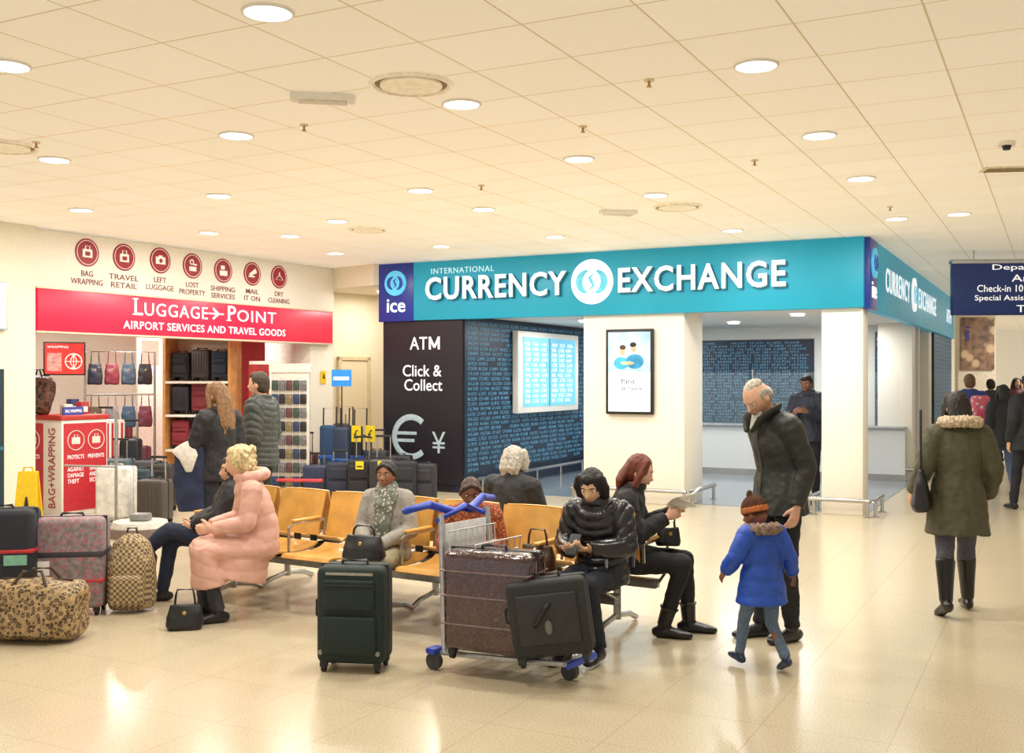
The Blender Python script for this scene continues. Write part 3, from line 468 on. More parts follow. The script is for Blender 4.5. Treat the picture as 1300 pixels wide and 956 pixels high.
g=T('poster_stand','white display stand with a red poster beside the shelf unit','stand',at(316,15.6),rr);B().box(0,0,0,.32,.3,1.95,.01).ob('stand_body',m('#e8e2d8',.5),g);B().box(0,-.01,1.1,.32,0,1.9).ob('poster',m('#a8302f',.5,var=.3,sc=6),g)
g=T('warning_sign','small yellow triangular warning sign on the end pillar of the luggage shop','sign',L.w(L.s(405),-.04,L.z(405,487)),L.rz);B().box(0,0,0,.12,.01,.2).ob('plate',YL,g);B().loft([(.06,-.004,.08),(.06,-.004,.16)],[(.04,.002),(.005,.002)],n=3).ob('warning_mark',BLK,g)
for a,D,c,t in((420,15.9,'#24486e','dusty blue bag'),(437,15.2,'#22304a','navy bag'),(453,15.8,'#1b1c22','black bag'),(436,16.6,'#3a3c44','dark grey bag')):
    g=T('hand_cart','folding luggage cart carrying a '+t+' beside the alcove','cart',at(a,D),radians(-15))
    B().tube([(-.14,0,.05),(-.14,.05,1.25),(.14,.05,1.25),(.14,0,.05)],.012).tube([(-.14,.02,.5),(.14,.02,.5)],.01).tube([(-.14,.03,.85),(.14,.03,.85)],.01).ob('frame',DK,g);B().box(-.16,-.2,.04,.16,0,.07,.01).ob('base_plate',DK,g)
    B().box(-.12,-.16,.08,.12,-.02,1.0,.04,3).ob('carried_bag',m(c,.6),g);B().box(-.125,-.17,.5,.125,-.01,.56,.01).ob('strap',m('#2a5fb0',.5),g)
    for s_ in(-1,1): B().cyl((s_*.17-.015,.03,.07),(s_*.17+.015,.03,.07),.07).ob('wheel',BLK,g)
g=T('poster_board','small bright blue poster board above the folding carts','sign',at(421,15.3,1.58),radians(-15));B().box(0,0,0,.3,.02,.24).ob('board',m('#2a7fd0',.4,emit=.4),g);B().box(.03,-.003,.09,.27,0,.14).ob('pale_stripe',m('#e8f0f8',.5,emit=.3),g);B().tube([(.15,.02,.02),(.15,.03,-1.57)],.01).ob('pole',DK,g)
rows=[(374,634,.34,.5,'#3a2c34','dark plum'),(402,636,.34,.5,'#2a3350','navy'),(431,638,.34,.55,'#252a3c','midnight blue'),(459,640,.34,.6,'#1c1c20','jet black'),(486,642,.34,.62,'#2a2a30','graphite'),(513,643,.34,.6,'#20242c','blue black'),(539,642,.31,.56,'#2b2b31','smoky grey'),(388,620,.36,.55,'#5a2c34','wine red'),(447,624,.36,.62,'#1e2840','indigo'),(478,625,.36,.62,'#34343a','dark grey'),(508,626,.36,.56,'#1a1a1e','raven black')]
for i,(a,b_,w,h,c,t) in enumerate(rows):
    g=case(t+' display case in the '+('back' if i>6 else 'front')+' row behind the benches',fl(a,b_),radians(-8+4*(i%3)),w,.22,h,c,group='rows of display cases',ext=(.3 if i>2 else .15) if a<492 else 0,hard=i%3==1)
    if i in(3,4,8): B().box(-.04,-.15,h*.8,.07,-.135,h*.98).ob('price_card',m('#d8c020',.5),g);B().box(-.02,-.153,h*.85,.05,-.15,h*.88).ob('price_mark',BLK,g)
g=T('display_rail','low red barrier bar across the front of the display cases','barrier',fl(352,642),radians(-5));B().tube([(0,0,.34),(.62,0,.34)],.022).ob('bar',m('#c0303a',.4),g);B().cyl((0.02,0,0),(.02,0,.34),.015).ob('post',DK,g);B().cyl((.6,0,0),(.6,0,.34),.015).ob('post',DK,g)
for a,c,t in((452,'#d8c018','left yellow'),(470,'#d0b810','right yellow')):
    g=T('price_sign',t+' price sign standing above the display cases','sign',at(a,15.0,0),radians(-15));B().box(-.07,0,.8,.07,.015,1.03).ob('card',m(c,.5),g);B().tube([(0,.02,0),(0,.02,.82)],.008).ob('pole',DK,g);txt('£',g,BLK,-.035,.85,.07,.12,-.003)
# ---------- benches
O=V((-1.67,8.25,0));bx=V((.85,-.527,0)).normalized();by=V((.527,.85,0)).normalized();BR=atan2(bx.y,bx.x);SP=.52
WD=m('#d6a252',.35,0,.14,7,coat=.2)
def bench(label,loc,rz,idx):
    g=T('waiting_bench',label,'bench',loc,rz)
    x0,x1=min(idx)*SP-.26,max(idx)*SP+.26
    B().box(x0,-.24,.3,x1,-.16,.36,.008).ob('beam',m('#8c8c8e',.3,.7),g)
    for i in idx:
        c=i*SP
        B().sheet([(.075,.83),(.06,.76),(.03,.64),(.005,.55),(-.005,.5)],c-.225,c+.225,.014,8,-.02).ob('backrest',WD,g)
        B().sheet([(-.01,.455),(-.06,.43),(-.15,.415),(-.3,.415),(-.42,.43),(-.465,.425),(-.48,.405)],c-.225,c+.225,.014,6,.0).ob('seat',WD,g)
        B().box(c-.03,.0,.36,c+.03,.02,.6,.004).box(c-.03,-.3,.36,c+.03,.02,.4,.004).ob('seat_bracket',DK,g)
    for i in idx[::2]+[idx[-1]+1]:
        c=i*SP-.26
        B().tube([(c,.02,.5),(c,.03,.62),(c,-.3,.63),(c,-.36,.6),(c,-.36,.4),(c,-.22,.34)],.011).ob('armrest_frame',STEEL,g);B().box(c-.022,-.32,.635,c+.022,-.02,.655,.008).ob('armrest_pad',WD,g)
    for c in (x0+.3,(x0+x1)/2,x1-.3):
        B().tube([(c,-.2,.32),(c,-.2,.06)],.028).tube([(c,.1,.02),(c,0,.06),(c,-.2,.09),(c,-.4,.06),(c,-.5,.02)],.02).ob('leg',STEEL,g)
    return g
bench('yellow wooden beam bench facing the camera with seated travellers',O,BR,list(range(-1,6)))
bench('yellow wooden beam bench facing away, back to back with the front one',O+by*.2,BR+pi,[-5,-4,-3,-2,-1,0,1])
def sp(i,f=.2): return O+bx*SP*i-by*f
# ---------- people
STAND=dict(pel=(0,0,.95),wst=(0,0,1.08),cst=(0,0,1.27),ub=(0,.01,1.39),nk=(0,.01,1.47),hd=(0,-.02,1.585),sh=(.165,.01,1.375),el=(.215,.03,1.11),wr=(.225,-.05,.86),hp=(.09,0,.92),kn=(.095,-.02,.50),an=(.1,.02,.085),ft=(.03,-1,0))
SEAT=dict(pel=(0,0,.53),wst=(0,.01,.67),cst=(0,0,.85),ub=(0,0,.98),nk=(0,-.01,1.06),hd=(0,-.04,1.17),sh=(.165,0,.965),el=(.22,-.06,.71),wr=(.1,-.27,.64),hp=(.09,-.02,.52),kn=(.11,-.43,.52),an=(.11,-.43,.085),ft=(.03,-1,0))
def hand(b,w,d,p,c,sg,k):
    d=d.normalized();p=(p-d*p.dot(d)).normalized();a=d.cross(p)*(-sg);kn=w+d*.085*k
    b.loft([w-d*.015*k,w+d*.03*k,kn],[(.024*k,.02*k),(.038*k,.017*k),(.04*k,.014*k)],side=a,rnd=True)
    for i,l in enumerate((.068,.078,.073,.058)):
        q=kn-d*.01*k+a*(.031-.0205*i)*k;pts=[q];an=0
        for t in(.45,.32,.27): an+=c;q=q+(d*cos(an)+p*sin(an)+a*(.06-.04*i))*l*t*1.1*k;pts.append(q)
        b.loft(pts,[.0098*k,.0092*k,.0085*k,.0075*k],n=8,rnd=True)
    q=w+d*.022*k+a*.026*k;q2=q+(d*.6+a*.7+p*.25).normalized()*.042*k;q3=q2+(d*.85+a*.3+p*.4).normalized()*.034*k
    b.loft([q,q2,q3],[.014*k,.0115*k,.009*k],n=8,rnd=True)
def foot(b,an,fd,k,e,lat):
    f=fd.normalized();up=f.cross(lat).normalized()
    if up.z<0: up=-up
    base=an-up*.045*k
    b.loft([base-f*.055*k,base-f*.035*k,base+f*.05*k,base+f*.13*k-up*.012*k,base+f*.18*k-up*.018*k],[(.026*k+e,.03*k+e),(.034*k+e,.038*k+e),(.038*k+e,.034*k+e),(.044*k+e,.024*k+e),(.03*k+e,.016*k+e)],side=lat,rnd=True)
    b.loft([an+up*.02*k,base],[.036*k+e,.036*k+e])
def person(label,loc,face,h=1.65,seat=False,J={},skin='#d9a98a',hair=('cap','#2a2018'),top=None,bot='#202228',shoe='#151517',hs=1,vs=.009,head=(0,0,0),hn={},boot=0,group=None,far=False):
    s=h/1.7;r=T('person',label,'person',loc,atan2(face[0],-face[1]),group);P={}
    for src_ in(SEAT if seat else STAND,J):
        for k,v in src_.items():
            if k in('sh','el','wr','hp','kn','an','ft'): P[k+'L']=V(v);P[k+'R']=V((-v[0],v[1],v[2]))
            else: P[k]=V(v)
    for k in P: 
        if not k.startswith('ft'): P[k]=P[k]*s
    lat=(P['shL']-P['shR']).normalized();k=s;up=V((0,0,1));fw=lat.cross(up)
    sk=m(skin,.5,0,.05,30)
    HM=Matrix.Translation(P['hd'])@Euler(head).to_matrix().to_4x4()@Matrix.Scale(hs*s,4)
    b=B();z5=V((0,0,.05*k));skt=(top or {}).get('skirt',0);tw=.82 if (skt and seat) else 1
    b.loft([P['pel']-z5,P['pel'],P['wst'],P['cst'],P['ub'],P['nk']-V((0,0,.02*k))],[(.12*k,.085*k),(.145*k,.1*k),(.12*k,.088*k),(.145*k,.098*k),(.12*k,.075*k),(.055*k,.052*k)],side=lat,n=20)
    nkt=HM@V((0,.012,-.055));b.loft([P['ub'],P['nk'],nkt],[.058*k,.05*k,.05*k*hs])
    for sg,q in((1,'L'),(-1,'R')):
        b.loft([P['ub'],P['sh'+q]],[.06*k,.052*k],rnd=True);b.loft([P['sh'+q],(P['sh'+q]+P['el'+q])/2,P['el'+q],P['el'+q]*.6+P['wr'+q]*.4,P['wr'+q]],[.048*k,.044*k,.037*k,.037*k,.025*k],rnd=True)
        d,p_,c=hn.get(q,(None,None,.3));d=V(d) if d else P['wr'+q]-P['el'+q];p_=V(p_) if p_ else V((-sg,0,0.05));hand(b,P['wr'+q],d,p_,c,sg,k*.95)
        cf=P['kn'+q]*.66+P['an'+q]*.34
        b.loft([P['hp'+q],P['kn'+q]],[.078*k*tw,.055*k],rnd=True);b.loft([P['kn'+q],cf,P['an'+q]],[.052*k,.052*k*tw,.035*k],rnd=True);foot(b,P['an'+q],P['ft'+q],k*.95,-.004,lat)
    def hf(u):
        x,y,z=u;X=.074*x;Y=.094*y;Z=.115*z
        if z<0: X*=1-.33*z*z;Y*=(1-.04*z*z if y<0 else 1-.25*z*z)
        if y<0:
            for e in(-1,1): Y+=.009*exp(-((X-e*.031)**2+(Z-.008)**2)/.00016)
            Y-=.004*exp(-((abs(X)-.036)**2+(Z+.03)**2)/.0003);Y-=.010*exp(-(X*X+(Z+.098)**2)/.0006);Y-=.003*exp(-((Z-.03)**2)/.0001)
        return HM@V((X,Y,Z))
    b.fn(hf,32,24)
    b.loft([HM@V((0,-.084,.012)),HM@V((0,-.096,-.008)),HM@V((0,-.106,-.026))],[.007*k*hs,.0085*k*hs,.0125*k*hs],n=10,rnd=True);b.sph((0,-.098,-.03),(.018,.012,.008),10,8,HM)
    b.sph((0,-.088,-.056),(.024,.009,.013),12,8,HM)
    for e in(-1,1): b.sph((e*.075,.006,-.012),(.009,.02,.032),10,8,HM)
    b.vox('body',sk,r,vs if not far else .013,sm=2)
    if not far:
        for e in(-1,1):
            ey=B().sph((e*.031,-.0715,.008),(.0135,.0125,.0085),12,8,HM).ob('eye',m('#e0d9ce',.25,var=0),r)
            B().sph((e*.031,-.0795,.007),(.0062,.006,.0062),10,8,HM).ob('iris',m('#21160f',.15),ey)
            B().loft([HM@V((e*.016,-.0895,.027)),HM@V((e*.032,-.0885,.032)),HM@V((e*.047,-.077,.027))],[.0028*s*hs,.0035*s*hs,.002*s*hs],n=6).ob('eyebrow',m(hair[1],.8),r)
        B().sph((0,-.0925,-.0525),(.021,.0055,.0045),12,8,HM).sph((0,-.0915,-.0605),(.018,.0055,.005),12,8,HM).ob('lips',m('#9c5a54',.4),r)
    st=hair[0];b=B();hm=m(hair[1],.55,0,.35,50,bump=.4)
    def L_(pts,rs,side=V((1,0,0))): b.loft([HM@V(p) for p in pts],[(a*s*hs,c*s*hs) for a,c in rs],side=side,n=14,rnd=True)
    if st in('cap','bun','long','bob','shoulder','curly'):
        e={'cap':0,'bun':.001,'long':.004,'bob':.006,'shoulder':.004,'curly':.008}[st];b.sph((0,.014,.020),(.081+e,.094+e,.103+e),24,16,HM);b.sph((0,.04,-.025),(.078+e,.062+e,.07+e),20,12,HM)
    if st in('cap','curly','bob'): b.sph((0,-.035,.075),(.055,.05,.04),16,10,HM)
    if st=='bun':
        b.sph((0,.115,.02),(.035,.03,.035),14,10,HM)
        for e in(-1,1): L_([(e*.006,-.062,.088),(e*.045,-.055,.07),(e*.074,-.02,.03),(e*.08,.03,-.02)],[(.02,.016),(.026,.018),(.024,.014),(.02,.012)],V((0,1,0)))
    if st=='curly':
        for i in range(44): a=random.uniform(0,2*pi);zz=random.uniform(-.07,.10);b.sph((.082*cos(a)*sqrt(max(.1,1-(zz/.13)**2)),.02+.092*abs(sin(a))*(1 if random.random()>.25 else -.5),zz),(.02,.02,.018),8,6,HM)
    if st=='bob':
        for e in(-1,1): L_([(e*.06,-.02,.07),(e*.085,-.015,0),(e*.082,-.01,-.07)],[(.03,.045),(.022,.045),(.015,.035)],V((0,1,0)))
        L_([(0,.07,.03),(0,.09,-.05),(0,.08,-.1)],[(.08,.04),(.09,.04),(.075,.03)])
    if st in('long','shoulder'):
        n_=-.42 if st=='long' else -.17
        L_([(0,.06,.05),(0,.09,-.06),(0,.1,n_*.6),(0,.09,n_)],[(.08,.045),(.092,.045),(.1,.04),(.07,.022)])
        for e in(-1,1): L_([(e*.055,-.03,.08),(e*.08,-.025,0),(e*.088,-.01,-.1),(e*.085,.01,n_*.8)],[(.03,.03),(.025,.03),(.026,.028),(.02,.015)],V((0,1,0)))
    if st=='bald':
        b.sph((0,.035,-.012),(.081,.07,.062),20,12,HM)
        for e in(-1,1): b.sph((e*.068,.01,.02),(.013,.045,.035),12,8,HM)
        b.sph((0,.01,.07),(.055,.075,.047),16,10,HM)
    Mi=HM.inverted();st_=lambda p:noise.noise(V(((Mi@p).x*75,(Mi@p).y*75,(Mi@p).z*12)))
    if st=='beanie':
        b.sph((0,.008,.04),(.088,.102,.1),22,14,HM);b.sph((0,.0,.155),(.026,.026,.026),10,8,HM)
        b.vox('beanie',m(hair[1],.9,0,.3,60,bump=.8),r,.006,lambda p:.004*sin(atan2((Mi@p).y,(Mi@p).x)*26))
        b=B();b.loft([HM@V((0,.004,.012)),HM@V((0,.006,.055))],[(.097*s*hs,.112*s*hs),(.096*s*hs,.11*s*hs)],n=40,side=V((1,0,0)));b.vox('beanie_cuff',m('#c0703a',.9,0,.2,60,bump=.8),r,.006,lambda p:.003*sin(atan2((Mi@p).y,(Mi@p).x)*30),2)
    else: b.vox('hair',hm,r,.006 if not far else .011,lambda p:(.005 if st!='curly' else .004)*st_(p),1)
    bm_=m(bot,.8,0,.15,50,bump=.3);b=B()
    b.loft([P['pel']+up*.06*k,P['pel'],P['pel']-up*.055*k],[(.15*k*tw,.108*k*tw),(.165*k*tw,.118*k*tw),(.15*k*tw,.11*k*tw)],side=lat,n=20)
    for q in 'LR':
        cf=P['kn'+q]*.6+P['an'+q]*.4;end=P['an'+q]
        b.loft([P['pel']*.35+P['hp'+q]*.65,P['hp'+q],P['hp'+q]*.5+P['kn'+q]*.5,P['kn'+q]],[.09*k*tw,.096*k*tw,.084*k*tw,.07*k*tw],rnd=True);b.loft([P['kn'+q],cf,end],[.068*k*tw,.062*k*tw,(.052 if not boot else .042)*k])
    b.vox('trousers',bm_,r,.011 if not far else .016,lambda p:.010*noise.noise(V((p.x*11,p.y*11,p.z*7)))+.008*(.5-abs(noise.noise(p*17)))-.003)
    for q in 'LR':
        b=B();foot(b,P['an'+q],P['ft'+q],k,.006,lat)
        if boot: u=(P['kn'+q]-P['an'+q]);b.loft([P['an'+q],P['an'+q]+u*.25,P['an'+q]+u*boot],[.049*k,.056*k,.074*k])
        b.vox('boot' if boot else 'shoe',m(shoe,.3,0,.1,40),r,.008 if not far else .012,sm=1)
    if top:
        t=dict(m=m('#222222',.7),th=.015,hem=.82,fl=0,fx='fold',skirt=0,slv=0.0,collar=1,zip=0);t.update(top);th=t['th']*k;b=B()
        if not seat:
            hz=t['hem']*k;pp=V((P['pel'].x,P['pel'].y,hz));F_=t['fl']*k
            C=[pp,(pp+P['pel'])/2 if hz<P['pel'].z-.05 else pp+up*.02,P['wst'],P['cst'],P['ub'],P['nk']-up*.01]
            R=[(.165*k+th+F_,.125*k+th+F_),(.165*k+th+F_*.6,.12*k+th+F_*.5),(.14*k+th,.105*k+th),(.16*k+th,.112*k+th),(.13*k+th,.085*k+th),(.058*k+th*.6,.056*k+th*.6)]
        else:
            C=[P['pel']-up*.06*k,P['pel'],P['wst'],P['cst'],P['ub'],P['nk']-up*.01]
            R=[(.16*k+th,.125*k+th),(.17*k+th,.13*k+th),(.145*k+th,.115*k+th),(.158*k+th,.112*k+th),(.13*k+th,.085*k+th),(.058*k+th*.6,.056*k+th*.6)]
        b.loft(C,R,side=lat,n=24)
        if seat and t['skirt']:
            km=(P['knL']+P['knR'])/2;f_=t['skirt'];b.loft([P['pel'],P['pel']*.4+km*.6,km],[(.2*k,.14*k),(.2*k,.12*k),(.185*k,.1*k)],side=lat,n=24,rnd=True)
            b.loft([km+up*.04,km-up*f_*.5+V((0,.035,0)),km-up*f_+V((0,.06,0))],[(.18*k,.095*k),(.19*k,.12*k),(.195*k,.15*k)],side=lat,n=24);b.loft([P['pel']+V((0,-.12,0)),P['pel']-up*f_*.9+V((0,-.17,0))],[(.185*k,.22*k),(.185*k,.235*k)],side=lat,n=24)
        for q in 'LR':
            b.loft([P['ub'],P['sh'+q]],[.072*k+th*.6,.062*k+th*.6],rnd=True);w_=P['wr'+q]+(P['el'+q]-P['wr'+q])*(.02+t['slv'])
            b.loft([P['sh'+q],(P['sh'+q]+P['el'+q])/2,P['el'+q]],[.06*k+th*.8,.056*k+th*.7,.05*k+th*.7],rnd=True);b.loft([P['el'+q],(P['el'+q]+w_)/2,w_],[.05*k+th*.7,.047*k+th*.6,.037*k+th*.5])
        if t['collar']==1: b.loft([P['nk']-up*.035*k,P['nk']+up*.015*k],[.075*k+th*.6,.07*k+th*.6],n=18)
        nk=P['nk'].copy()
        fold=lambda p:.011*noise.noise(V((p.x*9,p.y*9,p.z*5)))+.013*(.4-abs(noise.noise(V((p.x*13,p.y*13,p.z*9)))))-.003+.003*noise.noise(p*34)
        fx={'fold':fold,'puff':lambda p:.012*sqrt(abs(sin(pi*(p-nk).length/.052)))-.008+.004*noise.noise(p*25),'soft':lambda p:.006*sqrt(abs(sin(pi*(p-nk).length/.085)))-.004+fold(p)*.45,'knit':lambda p:.005*noise.noise(p*12)+.006*(.5-abs(noise.noise(p*15)))}[t['fx']]
        b.vox(t.get('name','jacket'),t['m'],r,.009 if not far else .015,fx,2)
        if t['zip'] and not far:
            B().loft([C[i]+fw*(R[i][1]+.006) for i in range(0,5)],[.006]*5,n=6).ob('zip',m('#5a5a5a',.3,.8),r)
        if t['collar']==2:
            nk=P['nk']
            for sg in(-1,1): B().loft([nk+V((sg*.01,.075,.02))*k,nk+V((sg*.075,.04,.02))*k,nk+V((sg*.09,-.03,-.01))*k,nk+V((sg*.07,-.1,-.06))*k,nk+V((sg*.03,-.135,-.13))*k],[(.03*k,.014*k),(.034*k,.014*k),(.038*k,.015*k),(.04*k,.014*k),(.014*k,.01*k)],side=V((sg*.6,0,1)),rnd=True).ob('collar',t['m'],r)
            B().loft([nk+V((0,-.07,-.01))*k,nk+V((0,-.115,-.11))*k],[(.05*k,.02*k),(.015*k,.012*k)],rnd=True).ob('shirt_front',m('#a8a59c',.8),r)
        if t.get('hood'):
            b=B();q_=1 if k>.8 else .8
            for i in range(13):
                a=pi*(-.12+1.24*i/12);b.sph(P['nk']+V((cos(a)*.115,.04+sin(a)*.10,.01*sin(a)-(.02 if k<.8 else 0)))*q_,.042*q_,12,8)
            if t.get('hoodsoft'): b.vox('hood_collar',t['m'],r,.008,fold,3)
            else: b.vox('fur_trim',m(t['hood'],.95,0,.35,60,bump=.8),r,.008,lambda p:.014*noise.noise(p*60),0)
    M=Matrix.Translation(V(loc))@Matrix.Rotation(atan2(face[0],-face[1]),4,'Z')
    return M,P,r
def J(**k): return k
person('elderly balding man in a dark jacket looking down at the child',at(990,6.95),(-.93,-.38),1.74,J=J(cst=(0,-.03,1.26),ub=(0,-.06,1.38),nk=(0,-.1,1.455),hd=(0,-.17,1.54),sh=(.17,-.05,1.36),elL=(.2,.05,1.1),elR=(-.2,.05,1.1),wrL=(.2,-.02,.86),wrR=(-.2,-.01,.86),an=(.1,.02,.085),anR=(-.09,-.08,.085),ft=(.15,-1,0)),skin='#d8a88e',hair=('bald','#a8a094'),head=(.7,0,0.1),top=dict(m=m('#272a26',.5,0,.1,30,bump=.2),th=.026,hem=.80,fl=.02,collar=2,zip=1),bot='#17181c',vs=.0075)
CHM,CHP,chr_=person('small child in a bright blue hooded coat walking beside the elderly man',at(967,6.2),(-.3,.95),.98,J=J(pel=(0,.0,.93),knL=(.1,-.16,.52),anL=(.12,-.22,.12),ftL=(.03,-1,.1),knR=(-.1,.03,.48),anR=(-.14,.22,.16),ftR=(-.1,-1,-.45),elL=(.29,.0,1.16),wrL=(.34,-.14,.98),elR=(-.29,.04,1.14),wrR=(-.36,.0,.95),cst=(0,-.04,1.25),ub=(0,-.05,1.37),nk=(0,-.07,1.45),hd=(0,-.13,1.56)),skin='#8a5a42',hair=('beanie','#54301f'),hs=1.36,head=(.3,0,.5),top=dict(m=m('#1d4cb4',.5,0,.12,20,bump=.2),th=.06,hem=.68,fl=.05,fx='soft',hood='#8f7a6a'),bot='#5d7088',shoe='#23304e',vs=.006)
PM,PP,_=person('woman in a khaki parka with fur hood and black boots walking away',at(1216,7.65),(.12,1),1.60,J=J(knL=(.1,.02,.5),anL=(.13,.16,.13),ftL=(.1,-1,-.4),knR=(-.1,-.14,.5),anR=(-.13,-.2,.095),ftR=(-.1,-1,0),elL=(.26,.05,1.12),wrL=(.31,-.08,.92),elR=(-.25,.04,1.1),wrR=(-.26,-.14,.9)),skin='#c99c7c',hair=('shoulder','#17120f'),top=dict(m=m('#4c4a34',.7,0,.12,20,bump=.3),th=.035,hem=.62,fl=.04,hood='#cdbba0'),bot='#4a4a55',shoe='#0e0e10',boot=.78,vs=.008)
p=PM@V((.27,.05,0));purse('black shoulder bag hanging from the shoulder of the woman in the parka',(p.x,p.y,0),radians(70),.3,.13,.3,'#17171b',z=.75,hh=.42)
person('woman with long brown blonde hair and a black jacket standing near the display cases',at(277,9.6),(-.75,.5),1.66,J=J(elL=(.24,-.06,1.12),wrL=(.14,-.26,1.05),wrR=(-.14,-.28,1.03)),hair=('long','#82603e'),head=(.1,0,.1),top=dict(m=m('#1d1d22',.6),th=.03,hem=.80),bot='#23252e')
g=T('folded_coat','navy coat with white lining carried over an arm by the long haired woman','coat',at(241,9.45,0),radians(10));B().loft([(0,0,1.1),(0,0,1.08),(0,.0,.8),(.02,0,.52)],[(.1,.05),(.13,.07),(.15,.07),(.12,.05)],n=20).vox('cloth',m('#222c4a',.8),g,.012,lambda p:.02*noise.noise(p*9));B().loft([(-.06,-.06,1.1),(.0,-.08,1.0),(.0,-.075,.88)],[(.1,.02),(.08,.02),(.03,.01)],rnd=True).ob('lining',m('#dcd6cc',.8),g)
person('young man in a grey puffer jacket standing behind the benches',at(331,10.4),(-1,.2),1.76,J=J(wr=(.2,-.16,.92)),hair=('cap','#3a2c20'),skin='#d2a284',top=dict(m=m('#3c403e',.5,0,.1,20),th=.045,hem=.82,fx='puff'),bot='#2a2c33')
person('person in a dark navy jacket looking at a phone inside the exchange shop',at(1026,14.6),(-.6,-.8),1.76,J=J(el=(.24,-.05,1.12),wrL=(.09,-.28,1.2),wrR=(-.09,-.28,1.18),hd=(0,-.06,1.57)),skin='#7a5440',hair=('cap','#14100e'),head=(.3,0,0),top=dict(m=m('#1d2438',.6),th=.04,hem=.8),bot='#16171c')
FP=[(1231,16.2,1.76,(.1,1),'#2c3f80','#6a4a30','cap','person in a blue hooded jacket with a pink backpack walking away'),(1274,15.4,1.60,(.1,1),'#1c1c20','#15110e','shoulder','woman in a black coat and jeans walking away on the right'),(1258,21,1.68,(-.1,1),'#3a3a40','#3a2a20','cap','distant grey coated walker between the blue jacket and black coat'),(1247,27,1.7,(0,1),'#8a7a68','#2a2018','cap','distant walker in a tan coat far down the hall'),(1290,24,1.7,(0,-1),'#6a3a3a','#1a1818','shoulder','distant walker in a dull red coat near the far wall'),(1306,13.6,1.74,(-.1,1),'#1a1b20','#1a1512','cap','person in dark clothes cut off by the right photo edge')]
for a,D,h,fc,c,hc,st,lb in FP:
    person(lb,at(a,D),fc,h,J=J(anL=(.09,-.18,.09),anR=(-.09,.2,.14),ftR=(0,-1,-.4),knL=(.09,-.12,.5)),hair=(st,hc),top=dict(m=m(c,.7),th=.04,hem=.76,fl=.02),bot='#4a5c78' if D==15.4 else '#22242c',far=True)
g=T('rucksack','pink and white backpack worn by the walker in the blue jacket','bag',at(1243,15.9,0),0);B().box(-.14,-.1,1.02,.14,.02,1.44,.05,3).ob('bag_body',m('#d86a7c',.6,pat='vor',c2='#f0e0e4',ps=14),g);B().box(-.1,-.14,1.06,.1,-.08,1.22,.02).ob('front_pocket',m('#c85068',.6),g)
PK=m('#d8a898',.55,0,.05,14,bump=.15)
person('older woman with blonde curls in a long pale pink coat seated in profile',V((-1.80,7.56,0)),(-.93,-.36),1.64,True,J=J(cst=(0,-.04,.85),ub=(0,-.08,.97),nk=(0,-.1,1.05),hd=(0,-.14,1.15),sh=(.165,-.07,.955),el=(.2,-.11,.72),wr=(.08,-.34,.68),kn=(.075,-.40,.52),an=(.075,-.3,.085),anR=(-.08,-.38,.085)),skin='#dfb096',hair=('curly','#cdb98a'),head=(.08,0,.0),top=dict(m=PK,th=.02,skirt=.24,fx='soft',hood='x',hoodsoft=1),bot='#3a3a42',shoe='#17171a',vs=.008)
person('person in dark clothes and jeans sitting behind the woman in the pink coat',V((-2.2,8.16,0)),(-.96,-.28),1.56,True,J=J(cst=(0,.05,.83),ub=(0,.08,.95),nk=(.0,.09,1.0),hd=(0,.06,1.08),sh=(.165,.08,.935),knL=(.02,-.45,.6),knR=(-.08,-.43,.52),anL=(-.06,-.78,.3),anR=(-.1,-.5,.085),ftL=(0,-1,.15)),hair=('bob','#3a2a20'),top=dict(m=m('#1b1b1f',.6),th=.03),bot='#232c44',shoe='#1b1c22')
CARD=m('#9c9890',.85,0,.15,60,bump=.4)
CM,CP,cr=person('woman with dark tied hair in a grey cardigan seated facing the camera',sp(2.02,.19),(-.28,-.96),1.50,True,J=J(sh=(.15,0,.96),el=(.21,-.04,.72),wrL=(.05,-.27,.63),wrR=(-.07,-.28,.65),kn=(.14,-.43,.52),an=(.13,-.47,.085),hd=(0,-.04,1.155)),skin='#96684e',hair=('bun','#181412'),hs=.95,head=(.05,0,.05),top=dict(m=CARD,th=.02,fx='knit',skirt=0,collar=0,name='cardigan'),bot='#8c8468',shoe='#1a1a1c',hn={'L':((-.8,-.5,-.1),(0,.2,-1),.35),'R':((.8,-.5,-.1),(0,.2,-1),.35)},vs=.0075)
B().loft([(.02,-.06,.89),(.015,-.115,.82),(.01,-.13,.7),(.0,-.14,.6)],[(.09,.045),(.075,.035),(.065,.026),(.06,.02)],rnd=True).loft([(0,-.01,.86),(0,-.01,.93)],[(.1,.09),(.078,.07)],rnd=True).vox('scarf',m('#6f746a',.9,0,.3,30,pat='vor',c2='#c9c4b4',ps=45),cr,.009,lambda p:.012*noise.noise(p*16))
purse('black soft handbag on the lap of the woman in the cardigan',at(462,6.98),radians(-20),.3,.16,.17,'#1b1c20',z=.50,hh=.06)
person('person in an orange patterned jacket seated behind the trolley',sp(3.4,.2),(.0,-1),1.44,True,J=J(cst=(0,-.03,.84),ub=(0,-.06,.95),nk=(0,-.09,1.02),hd=(0,-.13,1.11),wr=(.08,-.3,.62),sh=(.17,-.05,.93)),skin='#7a4e3a',hair=('bun','#4a342c'),head=(.3,0,.1),top=dict(m=m('#8a4426',.8,0,.25,30,pat='vor',c2='#d88a50',ps=60),th=.03,skirt=.25),bot='#b07a70',shoe='#3a2c28')
person('grey haired person in a dark jacket seated facing away from the camera',V((.0,7.85,0)),(.45,.89),1.6,True,hair=('bob','#b9b4a8'),skin='#d8a88e',top=dict(m=m('#26282c',.7),th=.03),J=J(hd=(0,-.04,1.15)))
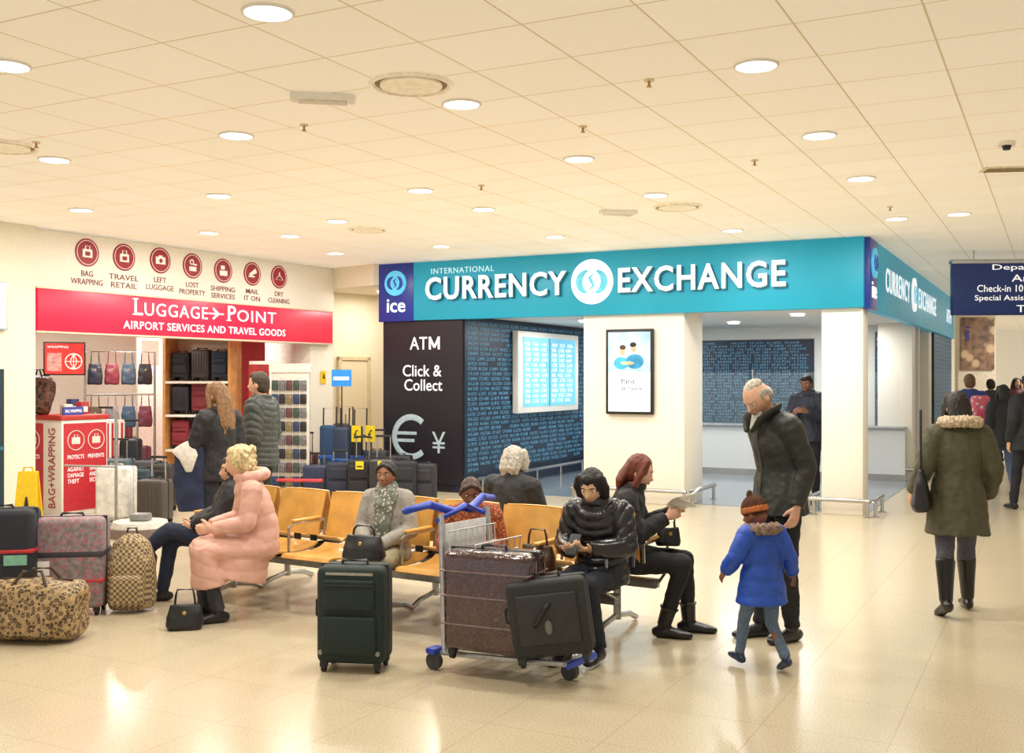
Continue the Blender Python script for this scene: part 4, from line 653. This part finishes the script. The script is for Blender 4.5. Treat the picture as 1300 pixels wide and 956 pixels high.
BM,BP,_=person('woman with short black hair in a shiny black puffer jacket reading a phone',sp(5.28,.2),(-.5,-.87),1.55,True,J=J(cst=(0,-.03,.86),ub=(0,-.06,.98),nk=(0,-.09,1.05),hd=(0,-.15,1.135),sh=(.17,-.05,.965),elL=(.24,-.1,.74),elR=(-.24,-.08,.73),wrL=(.06,-.31,.74),wrR=(-.08,-.33,.72),kn=(.1,-.42,.53),anL=(.12,-.3,.1),anR=(-.1,-.36,.085)),skin='#d9b08e',hair=('bob','#121114'),head=(.4,0,.1),top=dict(m=m('#17171b',.3,0,.1,20,coat=.2),th=.032,fx='puff'),bot='#1c2230',hn={'L':((-.35,-.8,.1),(-.2,.2,1),.5),'R':((.35,-.8,.1),(.2,.2,1),.5)},vs=.0075)
p=BM@V((-.01,-.37,.71));g=T('mobile_phone','dark mobile phone held by the woman in the black puffer jacket','phone',p,radians(-30));g.rotation_euler=(radians(-35),0,radians(-30));B().box(-.036,-.005,-.07,.036,.005,.07,.004).ob('casing',BLK,g);B().box(-.032,.005,-.06,.032,.006,.06).ob('display',m('#a8c0d8',.2,emit=.5),g)
RM,RP_,_=person('woman with auburn hair in black reading papers, seated facing right',V((.74,7.12,0)),(.97,-.22),1.6,True,J=J(cst=(0,-.03,.86),ub=(0,-.06,.98),nk=(0,-.08,1.05),hd=(0,-.12,1.145),sh=(.17,-.05,.965),wrL=(.1,-.34,.86),wrR=(-.1,-.32,.84),el=(.21,-.12,.72),anL=(.1,-.46,.085),anR=(-.1,-.3,.085)),skin='#d8a88e',hair=('shoulder','#6a2f1c'),head=(.35,0,0),top=dict(m=m('#1a1b1f',.7),th=.025),bot='#17181c',shoe='#141416',hn={'L':((-.1,-.8,.3),(-1,.1,0),.7),'R':((.1,-.8,.3),(1,.1,0),.7)},boot=.3)
for off,a_,t in(((-.075,-.40,.885),12,'near folded'),((.06,-.43,.925),-20,'far folded')):
    p=RM@V(off);g=T('paper_sheet',t+' white paper sheet held by the auburn haired woman','paper',p,0);g.rotation_euler=(radians(62),radians(a_),radians(25))
    B().sheet([(0,-.07),(.012,0),(0,.07)],-.08,.08,.002,6,.02).ob('sheet',m('#d9d6cf',.7,var=.05),g)
p=RM@V((.05,-.3,0));purse('small black bag on the lap of the auburn haired woman',(p.x,p.y,0),.3,.18,.1,.12,'#1b1b1f',z=.58,hh=.06)
p=sp(4.45,.25);purse('brown and black handbag on the seat beside the puffer jacket woman',(p.x,p.y,0),radians(-30),.26,.14,.2,'#4a3324',z=.43,hh=.1)
w=bpy.data.worlds.new('World');sc.world=w;w.use_nodes=True;bg=w.node_tree.nodes['Background'];bg.inputs[0].default_value=(1,.975,.935,1);bg.inputs[1].default_value=1.0
cam=bpy.data.cameras.new('Camera');co=bpy.data.objects.new('Camera',cam);COL.objects.link(co);co.location=(0,0,H);co.rotation_euler=(pi/2,0,0);cam.lens=36*F/1300;cam.shift_y=2/1300;cam.clip_end=200;sc.camera=co
sc.view_settings.view_transform='Standard'
